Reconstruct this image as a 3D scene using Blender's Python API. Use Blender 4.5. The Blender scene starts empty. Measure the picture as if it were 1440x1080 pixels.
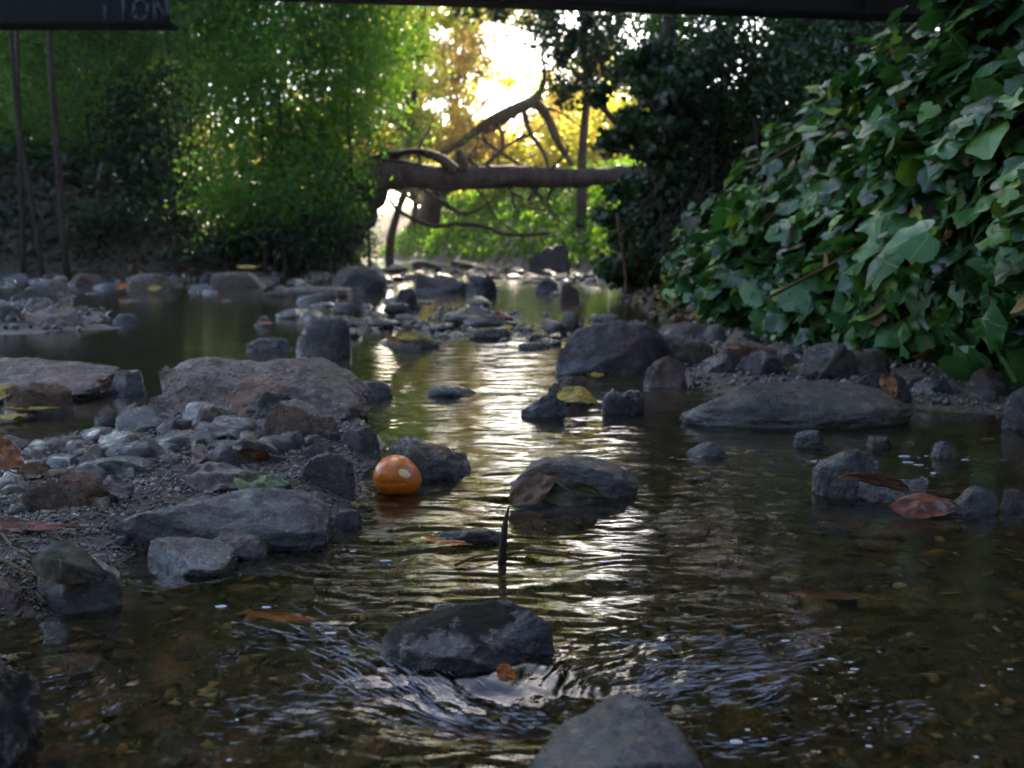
import bpy, math, random
import numpy as np
from mathutils import Vector, Matrix, Euler

random.seed(7)
RS = np.random.RandomState(11)
SC = bpy.context.scene
COL = SC.collection
H0 = 0.35                     # lens height above the water
FPX = 1400.0
PITCH = math.atan(190 / 1400)
SP, CP = math.sin(PITCH), math.cos(PITCH)

# ------------------------------------------------------------------ helpers
def ray(px, py):
    a, b = px - 720.0, 540.0 - py
    return (a, FPX * CP + b * SP, -FPX * SP + b * CP)

def G(px, py, z=0.0):
    """the point of the level z that the picture shows at px, py"""
    d = ray(px, py)
    t = (z - H0) / d[2]
    return (d[0] * t, d[1] * t, z)

def A(px, py, D):
    """the point at ground distance D"""
    d = ray(px, py)
    t = D / d[1]
    return (d[0] * t, D, H0 + d[2] * t)

_rs = np.random.RandomState(5)
_PERM = np.concatenate([_rs.permutation(256)] * 3)
_GR = _rs.normal(size=(256, 3)); _GR /= np.linalg.norm(_GR, axis=1)[:, None]

def pn(x, y, z=0.0, seed=0):
    x = np.asarray(x, float); y = np.asarray(y, float)
    z = np.zeros_like(x) + z
    x = x + seed * 17.31; y = y + seed * 5.77; z = z + seed * 3.13
    xi, yi, zi = np.floor(x).astype(int), np.floor(y).astype(int), np.floor(z).astype(int)
    xf, yf, zf = x - xi, y - yi, z - zi
    xi &= 255; yi &= 255; zi &= 255
    f = lambda t: t * t * t * (t * (t * 6 - 15) + 10)
    u, v, w = f(xf), f(yf), f(zf)
    def g(dx, dy, dz):
        h = _PERM[_PERM[_PERM[(xi + dx) & 255] + ((yi + dy) & 255)] + ((zi + dz) & 255)]
        gr = _GR[h & 255]
        return gr[..., 0] * (xf - dx) + gr[..., 1] * (yf - dy) + gr[..., 2] * (zf - dz)
    l = lambda a, b, t: a + (b - a) * t
    x00 = l(g(0,0,0), g(1,0,0), u); x10 = l(g(0,1,0), g(1,1,0), u)
    x01 = l(g(0,0,1), g(1,0,1), u); x11 = l(g(0,1,1), g(1,1,1), u)
    return 1.6 * l(l(x00, x10, v), l(x01, x11, v), w)

def fbm(x, y, z=0.0, o=4, seed=0, gain=.5):
    s, a, f = 0, 1.0, 1.0
    for k in range(o):
        s = s + a * pn(np.asarray(x) * f, np.asarray(y) * f, np.asarray(z) * f, seed + k * 3)
        a *= gain; f *= 2.03
    return s

def sm(a, b, x):
    t = np.clip((np.asarray(x, float) - a) / (b - a), 0, 1)
    return t * t * (3 - 2 * t)

def tag(o, label=None, cat=None, group=None, kind=None):
    if label: o['label'] = label
    if cat: o['category'] = cat
    if group: o['group'] = group
    if kind: o['kind'] = kind
    return o

def mesh_np(name, V, F, mat, smooth=True, rnd=None):
    """V (n,3), F (m,k) with constant k (or list of such arrays)"""
    me = bpy.data.meshes.new(name)
    Fs = F if isinstance(F, list) else [F]
    V = np.asarray(V, np.float32)
    me.vertices.add(len(V)); me.vertices.foreach_set('co', V.ravel())
    nl = sum(f.size for f in Fs); npol = sum(len(f) for f in Fs)
    me.loops.add(nl); me.polygons.add(npol)
    me.loops.foreach_set('vertex_index', np.concatenate([f.ravel() for f in Fs]).astype(np.int32))
    st = []; c = 0
    for f in Fs:
        st.append(c + np.arange(len(f)) * f.shape[1]); c += f.size
    me.polygons.foreach_set('loop_start', np.concatenate(st).astype(np.int32))
    me.update(calc_edges=True)
    if smooth: me.polygons.foreach_set('use_smooth', np.ones(npol, bool))
    if rnd is not None:
        at = me.attributes.new('rnd', 'FLOAT', 'FACE'); at.data.foreach_set('value', np.asarray(rnd, np.float32))
    me.validate()
    if mat: me.materials.append(mat)
    return me

def link(name, me, parent=None, loc=None, rot=None, scale=None):
    o = bpy.data.objects.new(name, me); COL.objects.link(o)
    if parent is not None: o.parent = parent
    if loc is not None: o.location = loc
    if rot is not None: o.rotation_euler = rot
    if scale is not None: o.scale = scale
    return o

def empty(name, loc=(0, 0, 0)):
    o = bpy.data.objects.new(name, None); COL.objects.link(o); o.location = loc
    o.empty_display_size = .1
    return o

# ------------------------------------------------------------------ materials
class NT:
    def __init__(s, name):
        s.m = bpy.data.materials.new(name); s.m.use_nodes = True
        s.t = s.m.node_tree; s.t.nodes.clear()
        s.out = s.t.nodes.new('ShaderNodeOutputMaterial')
    def n(s, typ, **k):
        nd = s.t.nodes.new('ShaderNode' + typ)
        for a, b in k.items():
            if a.startswith('_'): setattr(nd, a[1:], b)
            else: s.set(nd, a.replace('__', ' '), b)
        return nd
    def set(s, nd, key, val):
        i = nd.inputs[int(key[1:])] if key[0] == 'i' and key[1:].isdigit() else nd.inputs[key]
        if hasattr(val, 'outputs'): val = val.outputs[0]
        if isinstance(val, bpy.types.NodeSocket): s.t.links.new(val, i)
        else: i.default_value = val
    def ramp(s, fac, stops, interp='LINEAR'):
        r = s.n('ValToRGB'); r.color_ramp.interpolation = interp
        e = r.color_ramp.elements
        while len(e) < len(stops): e.new(.5)
        for k, (p, c) in enumerate(stops):
            e[k].position = p; e[k].color = (c[0], c[1], c[2], 1) if not isinstance(c, (int, float)) else (c, c, c, 1)
        s.set(r, 'Fac', fac); return r
    def mix(s, f, a, b, mode='MIX'):
        m = s.n('MixRGB', _blend_type=mode); s.set(m, 'Fac', f)
        for k, v in (('Color1', a), ('Color2', b)):
            s.set(m, k, (v[0], v[1], v[2], 1) if isinstance(v, tuple) else v)
        return m
    def math(s, op, a, b=0.0, c=None):
        m = s.n('Math', _operation=op); s.set(m, 'i0', a); s.set(m, 'i1', b)
        if c is not None: s.set(m, 'i2', c)
        return m
    def mr(s, v, a, b, c=0.0, d=1.0):
        m = s.n('MapRange'); 
        for k, x in (('Value', v), ('From Min', a), ('From Max', b), ('To Min', c), ('To Max', d)): s.set(m, k, x)
        return m

def stone(name, c1, c2, c3, rough=.75, sc=1.0, bump=.5, wet=.02, wetdark=.38, rand=False, pits=0.0, moss=None, spec=.55, coat=0.0):
    N = NT(name)
    tc = N.n('TexCoord'); co = tc.outputs['Object']
    oi = N.n('ObjectInfo')
    off = N.n('VectorMath', _operation='SCALE', i0=oi.outputs['Location']); N.set(off, 'Scale', 3.7)
    co = N.n('VectorMath', _operation='ADD', i0=(N.n('NewGeometry').outputs['Position'] if rand else co), i1=off).outputs[0]
    n1 = N.n('TexNoise', Vector=co, Scale=20 * sc, Detail=8.0, Roughness=.65)
    c1, c2, c3 = [(c[0] * 1.12, c[1] * .94, c[2] * .86) for c in (c1, c2, c3)]
    n2 = N.n('TexNoise', Vector=co, Scale=70 * sc, Detail=8.0, Roughness=.7)
    n3 = N.n('TexNoise', Vector=co, Scale=420 * sc, Detail=4.0, Roughness=.7)
    vo = N.n('TexVoronoi', Vector=co, Scale=230 * sc)
    a = N.mix(N.ramp(n1.outputs['Fac'], [(.42, 0), (.58, 1)]), c1, tuple(x * .7 for x in c2))
    a = N.mix(N.ramp(n2.outputs['Fac'], [(.5, 0), (.62, 1)]), a, tuple(x * 1.15 for x in c3))
    a = N.mix(.85, a, N.ramp(n3.outputs['Fac'], [(.38, .2), (.58, 1.0)]), 'MULTIPLY')
    n4 = N.n('TexNoise', Vector=co, Scale=8 * sc, Detail=5.0, Roughness=.6)
    a = N.mix(N.ramp(n4.outputs['Fac'], [(.52, 0), (.66, .65)]), a, (min(1, c1[0] * 1.25), c1[1] * .72, c1[2] * .42))
    a = N.mix(N.ramp(n4.outputs['Fac'], [(.34, .6), (.46, 0)]), a, (c1[0] * .62, c1[1] * .68, c1[2] * .36))
    cr = N.n('TexVoronoi', Vector=N.n('VectorMath', _operation='ADD', i0=co, i1=N.n('VectorMath', _operation='SCALE', i0=n1.outputs['Color'], Scale=.05).outputs[0]).outputs[0], Scale=13 * sc, _feature='DISTANCE_TO_EDGE')
    crk = N.math('MULTIPLY', N.ramp(cr.outputs['Distance'], [(0, 1), (.018, 0)]), N.ramp(n1.outputs['Fac'], [(.45, 0), (.55, .8)]))
    a = N.mix(crk, a, tuple(x * .25 for x in c2))
    sp = N.ramp(n3.outputs['Fac'], [(.66, 0), (.74, 1)])
    a = N.mix(N.math('MULTIPLY', sp, .35), a, (.5, .47, .42))
    if rand:
        hv = N.n('HueSaturation', Color=a)
        N.set(hv, 'Value', N.mr(oi.outputs['Random'], 0, 1, .45, 1.35))
        wn = N.n('TexWhiteNoise', _noise_dimensions='1D'); N.set(wn, 'W', oi.outputs['Random'])
        N.set(hv, 'Hue', N.mr(wn.outputs['Value'], 0, 1, .47, .53))
        N.set(hv, 'Saturation', N.mr(wn.outputs['Value'], 0, 1, .5, 1.5))
        a = hv
        a = N.mix(N.ramp(wn.outputs['Value'], [(.8, 0), (.86, .55)]), a, (.17, .075, .04))
    geo = N.n('NewGeometry')
    if moss:
        up = N.n('SeparateXYZ', Vector=geo.outputs['Normal'])
        f = N.math('MULTIPLY', N.ramp(n2.outputs['Fac'], [(.42, 0), (.6, 1)]), N.mr(up.outputs['Z'], -.3, .7))
        a = N.mix(f, a, moss)
    pz = N.n('SeparateXYZ', Vector=geo.outputs['Position'])
    wn_ = N.math('MULTIPLY_ADD', n1.outputs['Fac'], wet * 1.2 + .02, pz.outputs['Z'])
    w = N.mr(wn_, wet + wet * .6 + .004, wet + wet * .6 + .022, 1.0, 0.0)
    a = N.mix(w, a, N.mix(1.0, a, (wetdark, wetdark, wetdark * 1.02), 'MULTIPLY'))
    r = N.mr(n1.outputs['Fac'], .4, .6, max(.12, rough - .42), min(1, rough + .05))
    rr = N.n('MixRGB'); N.set(rr, 'Fac', w); N.set(rr, 'Color1', r); N.set(rr, 'Color2', N.mr(n2.outputs['Fac'], .35, .65, .06, .42))
    hgt = N.math('ADD', N.math('MULTIPLY', n2.outputs['Fac'], .8), N.math('MULTIPLY', n3.outputs['Fac'], .7))
    hgt = N.math('ADD', hgt, N.math('MULTIPLY', n1.outputs['Fac'], 1.6))
    if pits:
        vp = N.n('TexVoronoi', Vector=co, Scale=75 * sc)
        hgt = N.math('ADD', hgt, N.math('MULTIPLY', N.ramp(vp.outputs['Distance'], [(.0, 0), (.35, 1)]), pits))
    hgt = N.math('SUBTRACT', hgt, N.math('MULTIPLY', crk, .6))
    bp = N.n('Bump', Strength=min(1, bump * 1.7), Distance=.024 / sc, Height=hgt)
    p = N.n('BsdfPrincipled', Roughness=rr, Normal=bp)
    N.set(p, 'Base Color', a); N.set(p, 'Specular IOR Level', spec)
    cw = N.math('MAXIMUM', N.math('MULTIPLY', w, .7), N.math('MULTIPLY', N.ramp(n1.outputs['Fac'], [(.51, 0), (.57, 1)]), min(1, coat + .15)))
    N.set(p, 'Coat Weight', cw); N.set(p, 'Coat Roughness', .04)
    N.set(p, 'Coat Normal', N.n('Bump', Strength=.7, Distance=.012, Height=N.math('ADD', n1.outputs['Fac'], N.math('ADD', N.math('MULTIPLY', n2.outputs['Fac'], .45), N.math('MULTIPLY', n3.outputs['Fac'], .12)))))
    N.set(N.out, 'Surface', p)
    return N.m

def leafmat(name, stops, trans=.35, rough=.45, spec=.4, veins=False, yellow=1.0):
    N = NT(name)
    at = N.n('Attribute', _attribute_name='rnd')
    c = N.ramp(at.outputs['Fac'], stops)
    col = c
    tc = N.n('TexCoord')
    nz = N.n('TexNoise', Vector=tc.outputs['Object'], Scale=35.0, Detail=3.0)
    col = N.mix(.5, c, N.ramp(nz.outputs['Fac'], [(.3, .55), (.7, 1.0)]), 'MULTIPLY')
    p = N.n('BsdfPrincipled', Roughness=rough)
    if veins:
        lv = N.n('SeparateXYZ', Vector=N.n('Attribute', _attribute_name='luv').outputs['Vector'])
        an = N.math('ARCTAN2', lv.outputs['X'], N.math('ADD', lv.outputs['Y'], .04))
        vv = N.math('ABSOLUTE', N.math('SINE', N.math('MULTIPLY', an, 4.5)))
        vv = N.math('MULTIPLY', vv, N.n('VectorMath', _operation='LENGTH', i0=N.n('Attribute', _attribute_name='luv').outputs['Vector']).outputs['Value'])
        vf = N.math('MULTIPLY', N.ramp(vv, [(.02, 1), (.09, 0)]), .38)
        col = N.mix(vf, col, (.16, .22, .10))
        N.set(p, 'Normal', N.n('Bump', Strength=.4, Distance=.004, Height=N.math('SUBTRACT', N.math('MULTIPLY', nz.outputs['Fac'], .6), vf)))
    N.set(p, 'Base Color', col); N.set(p, 'Specular IOR Level', spec)
    t = N.n('BsdfTranslucent')
    tcx = N.mix(1.0, col, (1.8 * yellow, 1.7, .75), 'MULTIPLY')
    N.set(t, 'Color', tcx)
    m = N.n('MixShader', Fac=trans, i1=p, i2=t)
    N.set(N.out, 'Surface', m)
    return N.m

def barkmat(name, c1, c2, sc=1.0, rough=.9):
    N = NT(name)
    tc = N.n('TexCoord')
    mp = N.n('Mapping', Vector=tc.outputs['Object']); N.set(mp, 'Scale', (1, 1, .35))
    n1 = N.n('TexNoise', Vector=mp, Scale=9 * sc, Detail=7.0, Roughness=.65)
    n2 = N.n('TexNoise', Vector=mp, Scale=45 * sc, Detail=5.0)
    a = N.mix(N.ramp(n1.outputs['Fac'], [(.35, 0), (.65, 1)]), c1, c2)
    a = N.mix(.6, a, N.ramp(n2.outputs['Fac'], [(.35, .3), (.65, 1)]), 'MULTIPLY')
    bp = N.n('Bump', Strength=.8, Distance=.03 / sc, Height=N.math('ADD', n1.outputs['Fac'], N.math('MULTIPLY', n2.outputs['Fac'], .4)))
    p = N.n('BsdfPrincipled', Roughness=rough, Normal=bp); N.set(p, 'Base Color', a); N.set(p, 'Specular IOR Level', .2)
    N.set(N.out, 'Surface', p)
    return N.m

def plain(name, c, rough=.6, spec=.4):
    N = NT(name)
    tc = N.n('TexCoord')
    n = N.n('TexNoise', Vector=tc.outputs['Object'], Scale=60.0, Detail=5.0)
    a = N.mix(.6, c, N.ramp(n.outputs['Fac'], [(.3, .4), (.7, 1.0)]), 'MULTIPLY')
    bp = N.n('Bump', Strength=.3, Distance=.003, Height=n.outputs['Fac'])
    p = N.n('BsdfPrincipled', Roughness=rough, Normal=bp); N.set(p, 'Base Color', a); N.set(p, 'Specular IOR Level', spec)
    N.set(N.out, 'Surface', p)
    return N.m

M = {}
M['tan'] = stone('tan_dry_stone', (.20, .165, .14), (.13, .11, .10), (.30, .26, .22), wet=.012, pits=.5)
M['pitted'] = stone('pitted_tan_stone', (.27, .22, .18), (.17, .145, .125), (.36, .31, .26), wet=.02, pits=1.4, bump=.8)
M['grey'] = stone('grey_stone', (.12, .115, .115), (.075, .075, .08), (.19, .18, .17), wet=.03, coat=.4)
M['blue'] = stone('blue_grey_stone', (.075, .082, .10), (.05, .056, .072), (.12, .125, .14), rough=.55, wet=.02, spec=.5, bump=.5, coat=.45)
M['gritty'] = stone('gritty_stone', (.11, .10, .09), (.07, .065, .06), (.2, .18, .16), rough=.65, sc=1.5, bump=1.0, wet=.02, pits=.8, coat=.3)
M['dark'] = stone('dark_wet_stone', (.035, .033, .033), (.02, .02, .022), (.07, .06, .055), rough=.55, wet=.04, spec=.5, bump=.8, coat=.8)
M['wet'] = stone('wet_brown_stone', (.010, .008, .004), (.005, .005, .003), (.022, .016, .007), coat=1.0, rough=.85, wet=.008, wetdark=.8, spec=.2, bump=.5)
M['wetgrey'] = stone('wet_grey_stone', (.085, .09, .105), (.045, .047, .055), (.13, .13, .135), rough=.5, wet=.05, wetdark=.7, spec=.5, bump=.8, coat=1.0)
M['orange'] = stone('orange_brown_stone', (.23, .115, .055), (.13, .085, .055), (.27, .17, .10), wet=.01, bump=.8)
M['smooth'] = stone('smooth_green_grey_stone', (.06, .062, .05), (.045, .047, .043), (.095, .093, .083), rough=.5, sc=.6, wet=.022, bump=.3, spec=.5)
M['brown'] = stone('brown_stone', (.13, .085, .06), (.085, .06, .045), (.18, .13, .10), rough=.7, wet=.015)
M['olive'] = stone('olive_wet_stone', (.035, .038, .015), (.018, .018, .009), (.06, .05, .02), rough=.5, wet=.05, wetdark=.6, spec=.5, bump=.4, coat=1.0)
M['darkgrey'] = stone('dark_grey_stone', (.07, .063, .06), (.04, .037, .038), (.13, .115, .10), rough=.7, wet=.035, bump=.9, coat=.2)  # dark rough grey rock colour
M['mossy'] = stone('mossy_stone', (.10, .10, .085), (.07, .07, .06), (.14, .13, .11), wet=.015, moss=(.05, .075, .02))
M['pebble'] = stone('mixed_pebble', (.14, .125, .115), (.085, .082, .085), (.22, .20, .175), rough=.6, sc=1.3, wet=.025, rand=True, bump=.6, coat=.7)
M['bedstone'] = stone('submerged_stone', (.20, .125, .06), (.095, .075, .042), (.25, .19, .11), rough=.6, sc=.9, wet=.2, wetdark=.9, rand=True, bump=.4)

def gravelmat(name, bedlike=False):
    N = NT(name)
    at = N.n('Attribute', _attribute_name='rnd')
    c = N.ramp(at.outputs['Fac'], [(0, (.03, .028, .027)), (.25, (.06, .053, .05)), (.5, (.10, .088, .08)), (.7, (.13, .08, .055)), (.85, (.17, .14, .11)), (1, (.27, .23, .19))])
    pz = N.n('SeparateXYZ', Vector=N.n('NewGeometry').outputs['Position'])
    w = N.mr(pz.outputs['Z'], .004, .02, 1, 0)
    a = N.mix(w, c, N.mix(1.0, c, (.5, .45, .36), 'MULTIPLY'))
    rr = N.mr(w, 0, 1, .55, .2)
    p = N.n('BsdfPrincipled', Roughness=rr); N.set(p, 'Base Color', a); N.set(p, 'Specular IOR Level', .5)
    N.set(N.out, 'Surface', p); return N.m
M['gravel'] = gravelmat('gravel_grains')

def groundmat():
    N = NT('creek_soil')
    pos = N.n('NewGeometry').outputs['Position']
    n1 = N.n('TexNoise', Vector=pos, Scale=6.0, Detail=8.0, Roughness=.65)
    n2 = N.n('TexNoise', Vector=pos, Scale=90.0, Detail=6.0, Roughness=.7)
    vo = N.n('TexVoronoi', Vector=pos, Scale=60.0)
    a = N.mix(N.ramp(n1.outputs['Fac'], [(.35, 0), (.65, 1)]), (.035, .026, .018), (.075, .055, .035))
    a = N.mix(N.ramp(n2.outputs['Fac'], [(.4, 0), (.7, .8)]), a, (.11, .085, .055))
    pz = N.n('SeparateXYZ', Vector=pos)
    # the dry meadow far behind the creek
    far = N.mr(pz.outputs['Y'], 30, 45)
    a = N.mix(far, a, N.mix(n1.outputs['Fac'], (.28, .26, .10), (.42, .36, .2)))
    bp = N.n('Bump', Strength=.9, Distance=.012, Height=N.math('ADD', n2.outputs['Fac'], vo.outputs['Distance']))
    r = N.mr(pz.outputs['Z'], -.01, .03, .35, .9)
    p = N.n('BsdfPrincipled', Roughness=r, Normal=bp); N.set(p, 'Base Color', a)
    N.set(N.out, 'Surface', p); return N.m
M['ground'] = groundmat()

def watermat():
    N = NT('creek_water')
    pos = N.n('NewGeometry').outputs['Position']
    mp = N.n('Mapping', Vector=pos); N.set(mp, 'Scale', (1.0, 1.7, 1))
    n1 = N.n('TexNoise', Vector=mp, Scale=55.0, Detail=3.0, Roughness=.5)
    mp2 = N.n('Mapping', Vector=pos); N.set(mp2, 'Scale', (1.0, 2.6, 1)); N.set(mp2, 'Rotation', (0, 0, .15))
    n2 = N.n('TexNoise', Vector=mp2, Scale=14.0, Detail=3.0)
    hh = N.math('ADD', N.math('MULTIPLY', n1.outputs['Fac'], .25), n2.outputs['Fac'])
    bp = N.n('Bump', Strength=.22, Distance=.004, Height=hh)
    fr = N.n('Fresnel', IOR=1.33, Normal=bp)
    gl = N.n('BsdfGlossy', Roughness=.085, Normal=bp); N.set(gl, 'Color', (1, 1, 1, 1))
    rf = N.n('BsdfRefraction', Roughness=.09, IOR=1.33, Normal=bp); N.set(rf, 'Color', (.95, .87, .68, 1))
    m = N.n('MixShader', Fac=fr, i1=rf, i2=gl)
    N.set(N.out, 'Surface', m); return N.m
M['water'] = watermat()

# ------------------------------------------------------------------ terrain
XR_Y = [-3, 0, 2.9, 3.3, 4.9, 6, 9.8, 12, 14, 16, 20, 26, 34, 50]
XR_X = [1.9, 1.8, 1.62, 1.5, .98, 1.02, 1.25, 1.35, 1.2, .6, -.4, -2.2, -5, -12]
XL_Y = [-3, 0, 9, 11, 12.5, 13.5, 15, 18, 24, 34, 50]
XL_X = [-9, -9, -9, -9, -7, -3.6, -2.5, -2.6, -4.6, -9, -18]
BAR = [G(*p)[:2] for p in [(-260, 585), (60, 632), (170, 618), (240, 560), (330, 540), (500, 575), (535, 620), (500, 700), (455, 745), (370, 760), (200, 765), (160, 800), (60, 860), (-80, 880), (-330, 800)]]
SHOAL = [G(*p)[:2] for p in [(880, 455), (970, 452), (1200, 480), (1440, 505), (1700, 540), (1750, 610), (1420, 585), (1280, 575), (1050, 560), (960, 545), (900, 520)]]
RIFF = [G(*p)[:2] for p in [(500, 430), (640, 428), (900, 452), (860, 470), (770, 492), (620, 480), (520, 470), (420, 470)]]
LSH = [G(*p)[:2] for p in [(-400, 425), (20, 432), (130, 440), (125, 462), (-20, 470), (-500, 480)]]

def polydist(P, x, y):
    """signed distance, positive inside"""
    x = np.asarray(x, float); y = np.asarray(y, float)
    d = np.full(x.shape, 1e9); ins = np.zeros(x.shape, bool)
    n = len(P)
    for i in range(n):
        x1, y1 = P[i]; x2, y2 = P[(i + 1) % n]
        ex, ey = x2 - x1, y2 - y1
        t = np.clip(((x - x1) * ex + (y - y1) * ey) / (ex * ex + ey * ey + 1e-12), 0, 1)
        d = np.minimum(d, np.hypot(x - x1 - t * ex, y - y1 - t * ey))
        c = ((y1 > y) != (y2 > y)) & (x < (x2 - x1) * (y - y1) / (y2 - y1 + 1e-15) + x1)
        ins ^= c
    return np.where(ins, d, -d)

def height(x, y):
    x = np.asarray(x, float); y = np.asarray(y, float)
    z = -.062 + .018 * fbm(x * 2.2, y * 2.2, 0, 3, 2) + .008 * fbm(x * 12, y * 12, 0, 3, 9)
    for P, w, top in ((BAR, .16, .028), (SHOAL, .25, .018), (RIFF, .5, -.016), (LSH, .7, .03)):
        m = sm(-w, w * .5, polydist(P, x, y))
        z = z * (1 - m) + (top + .012 * fbm(x * 5, y * 5, 0, 3, 4)) * m
    # rubble across the creek further up
    m = sm(9.0, 11.0, y + .5 * pn(x, y)); z = z * (1 - m) + (-.035 + .05 * pn(x * 1.1, y * .7, 0, 6)) * m
    sr = x - np.interp(y, XR_Y, XR_X) + .12 * fbm(x * .7, y * .7, 0, 3, 1)
    sl = np.interp(y, XL_Y, XL_X) - x + .25 * fbm(x * .5, y * .5, 0, 3, 12)
    r = sm(-.3, .15, sr) * .12 + np.clip(sr, 0, 1.9) * .85 + np.clip(sr - 1.9, 0, 6) * .12
    slope = np.interp(y, [10, 15, 22, 40], [.42, .42, .25, .12])
    l = sm(-.5, .3, sl) * .12 + np.clip(sl, 0, 3.2) * slope + np.clip(sl - 3, 0, 8) * .04
    z = np.where(sr > -.3, np.maximum(z, z * .3 + r), z)
    z = np.where(sl > -.5, np.maximum(z, z * .3 + l), z)
    z = z + 6.0 * sm(-3.5, -9, y) + 2.2 * sm(5.5, 9, -x) * sm(11, 6, y) + 2.5 * sm(4.5, 8, x) * sm(12, 6, y)
    return z + np.where((sr > 0) | (sl > 0), .05 * fbm(x * 1.5, y * 1.5, 0, 4, 20), 0)

def grid_faces(nr, nc):
    i = np.arange((nr - 1) * (nc - 1)); r, c = i // (nc - 1), i % (nc - 1)
    a = r * nc + c
    return np.stack([a, a + 1, a + nc + 1, a + nc], 1)

ys = np.concatenate([np.linspace(-60, -3, 12), np.linspace(-2.5, .4, 30), np.geomspace(.43, 48, 430), np.geomspace(50, 90, 14)])
s_ = np.linspace(-1, 1, 361); s_ = np.sign(s_) * (np.abs(s_) ** 1.5)
wd = .95 * np.abs(ys) + 2.5 + 8 * sm(3, 12, ys) + np.where(ys < -2.6, 20, 0)
X = s_[None, :] * wd[:, None]; Y = np.repeat(ys[:, None], X.shape[1], 1)
Z = height(X, Y)
g = link('ground', mesh_np('ground', np.stack([X, Y, Z], -1).reshape(-1, 3), grid_faces(*X.shape), M['ground']))
tag(g, kind='structure')

# water surface with modelled ripples
ys = np.concatenate([np.linspace(-2.5, .5, 60), np.geomspace(.505, 36, 1000)])
s_ = np.linspace(-1, 1, 900)
wd = np.where(ys < .5, 1.6, .62 * ys + .45) + 3 * sm(12, 30, ys)
wd = np.maximum(wd, np.interp(ys, [-2.5, .5, .8], [1.6, 1.1, 0]))
ys_w, wd_w = ys, wd
X = s_[None, :] * wd[:, None]; Y = np.repeat(ys[:, None], X.shape[1], 1)
def gauss(px, py, rx, ry):
    c = G(px, py)
    return np.exp(-(((X - c[0]) / rx) ** 2 + ((Y - c[1]) / ry) ** 2))
wx = X + .03 * fbm(X * 6, Y * 6, 0, 2, 3); wy = Y + .03 * fbm(X * 6, Y * 6, 0, 2, 8)
calm = .25 + .75 * sm(3.2, 1.0, Y)
mid = np.exp(-((X - .02 * Y) / (.18 + .10 * Y)) ** 2)
amp = (.22 + .85 * mid) * (.35 + .65 * sm(7, 1.5, Y))
amp = amp * (.5 + .5 * sm(.9, 1.4, Y)); amp = amp + .16 * sm(1.6, .9, Y)
Zw = amp * (.0015 * pn(wx * 12, wy * 32, 0, 1) + .0006 * pn(wx * 30, wy * 75, 0, 2) + .0022 * pn(wx * 5, wy * 11, 0, 3))
Zw += .0008 * sm(1.5, 3, Y) * pn(X * 4, Y * 12, 0, 5)
def streak(ang, kx, ky, seed):
    c, s = math.cos(ang), math.sin(ang)
    u, v = wx * c + wy * s, -wx * s + wy * c
    return pn(u * kx, v * ky, 0, seed) + .5 * pn(u * kx * 2, v * ky * 2.1, 0, seed + 1) + .3 * pn(u * kx * 4, v * ky * 3.9, 0, seed + 2)
t1 = gauss(600, 970, .10, .075); t2 = gauss(1000, 935, .13, .07); t3 = gauss(440, 1000, .13, .09); t4 = gauss(840, 940, .08, .06)
t5 = gauss(180, 960, .12, .08); t6 = gauss(520, 800, .10, .08); t7 = gauss(1250, 720, .3, .1); t8 = gauss(1300, 960, .25, .12); t9 = gauss(420, 880, .12, .06)
Zw += .0016 * t1 * streak(-.75, 10, 75, 11) + .0020 * t2 * streak(.35, 16, 75, 17) + .0015 * t3 * streak(-.2, 14, 70, 23) + .0022 * t4 * streak(1.2, 14, 60, 29)
Zw += .0013 * t5 * streak(.5, 12, 65, 31) + .0010 * t6 * streak(-.1, 14, 70, 37) + .0007 * t7 * streak(0, 14, 70, 41) + .0008 * t8 * streak(.2, 16, 70, 43) + .0012 * t9 * streak(-.3, 16, 70, 47)
Zw += .006 * gauss(655, 935, .12, .03) - .007 * gauss(680, 990, .08, .05) + .004 * gauss(960, 960, .12, .04)
w = link('water', mesh_np('water', np.stack([X, Y, Zw], -1).reshape(-1, 3), grid_faces(*X.shape), M['water']))
tag(w, kind='structure')

# ------------------------------------------------------------------ stones
def ico(sub):
    import bmesh
    bm = bmesh.new(); bmesh.ops.create_icosphere(bm, subdivisions=sub, radius=1)
    V = np.array([v.co[:] for v in bm.verts]); F = np.array([[v.index for v in f.verts] for f in bm.faces]); bm.free()
    return V, F
ICO = {k: ico(k) for k in (1, 2, 3, 4, 5, 6)}

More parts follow.
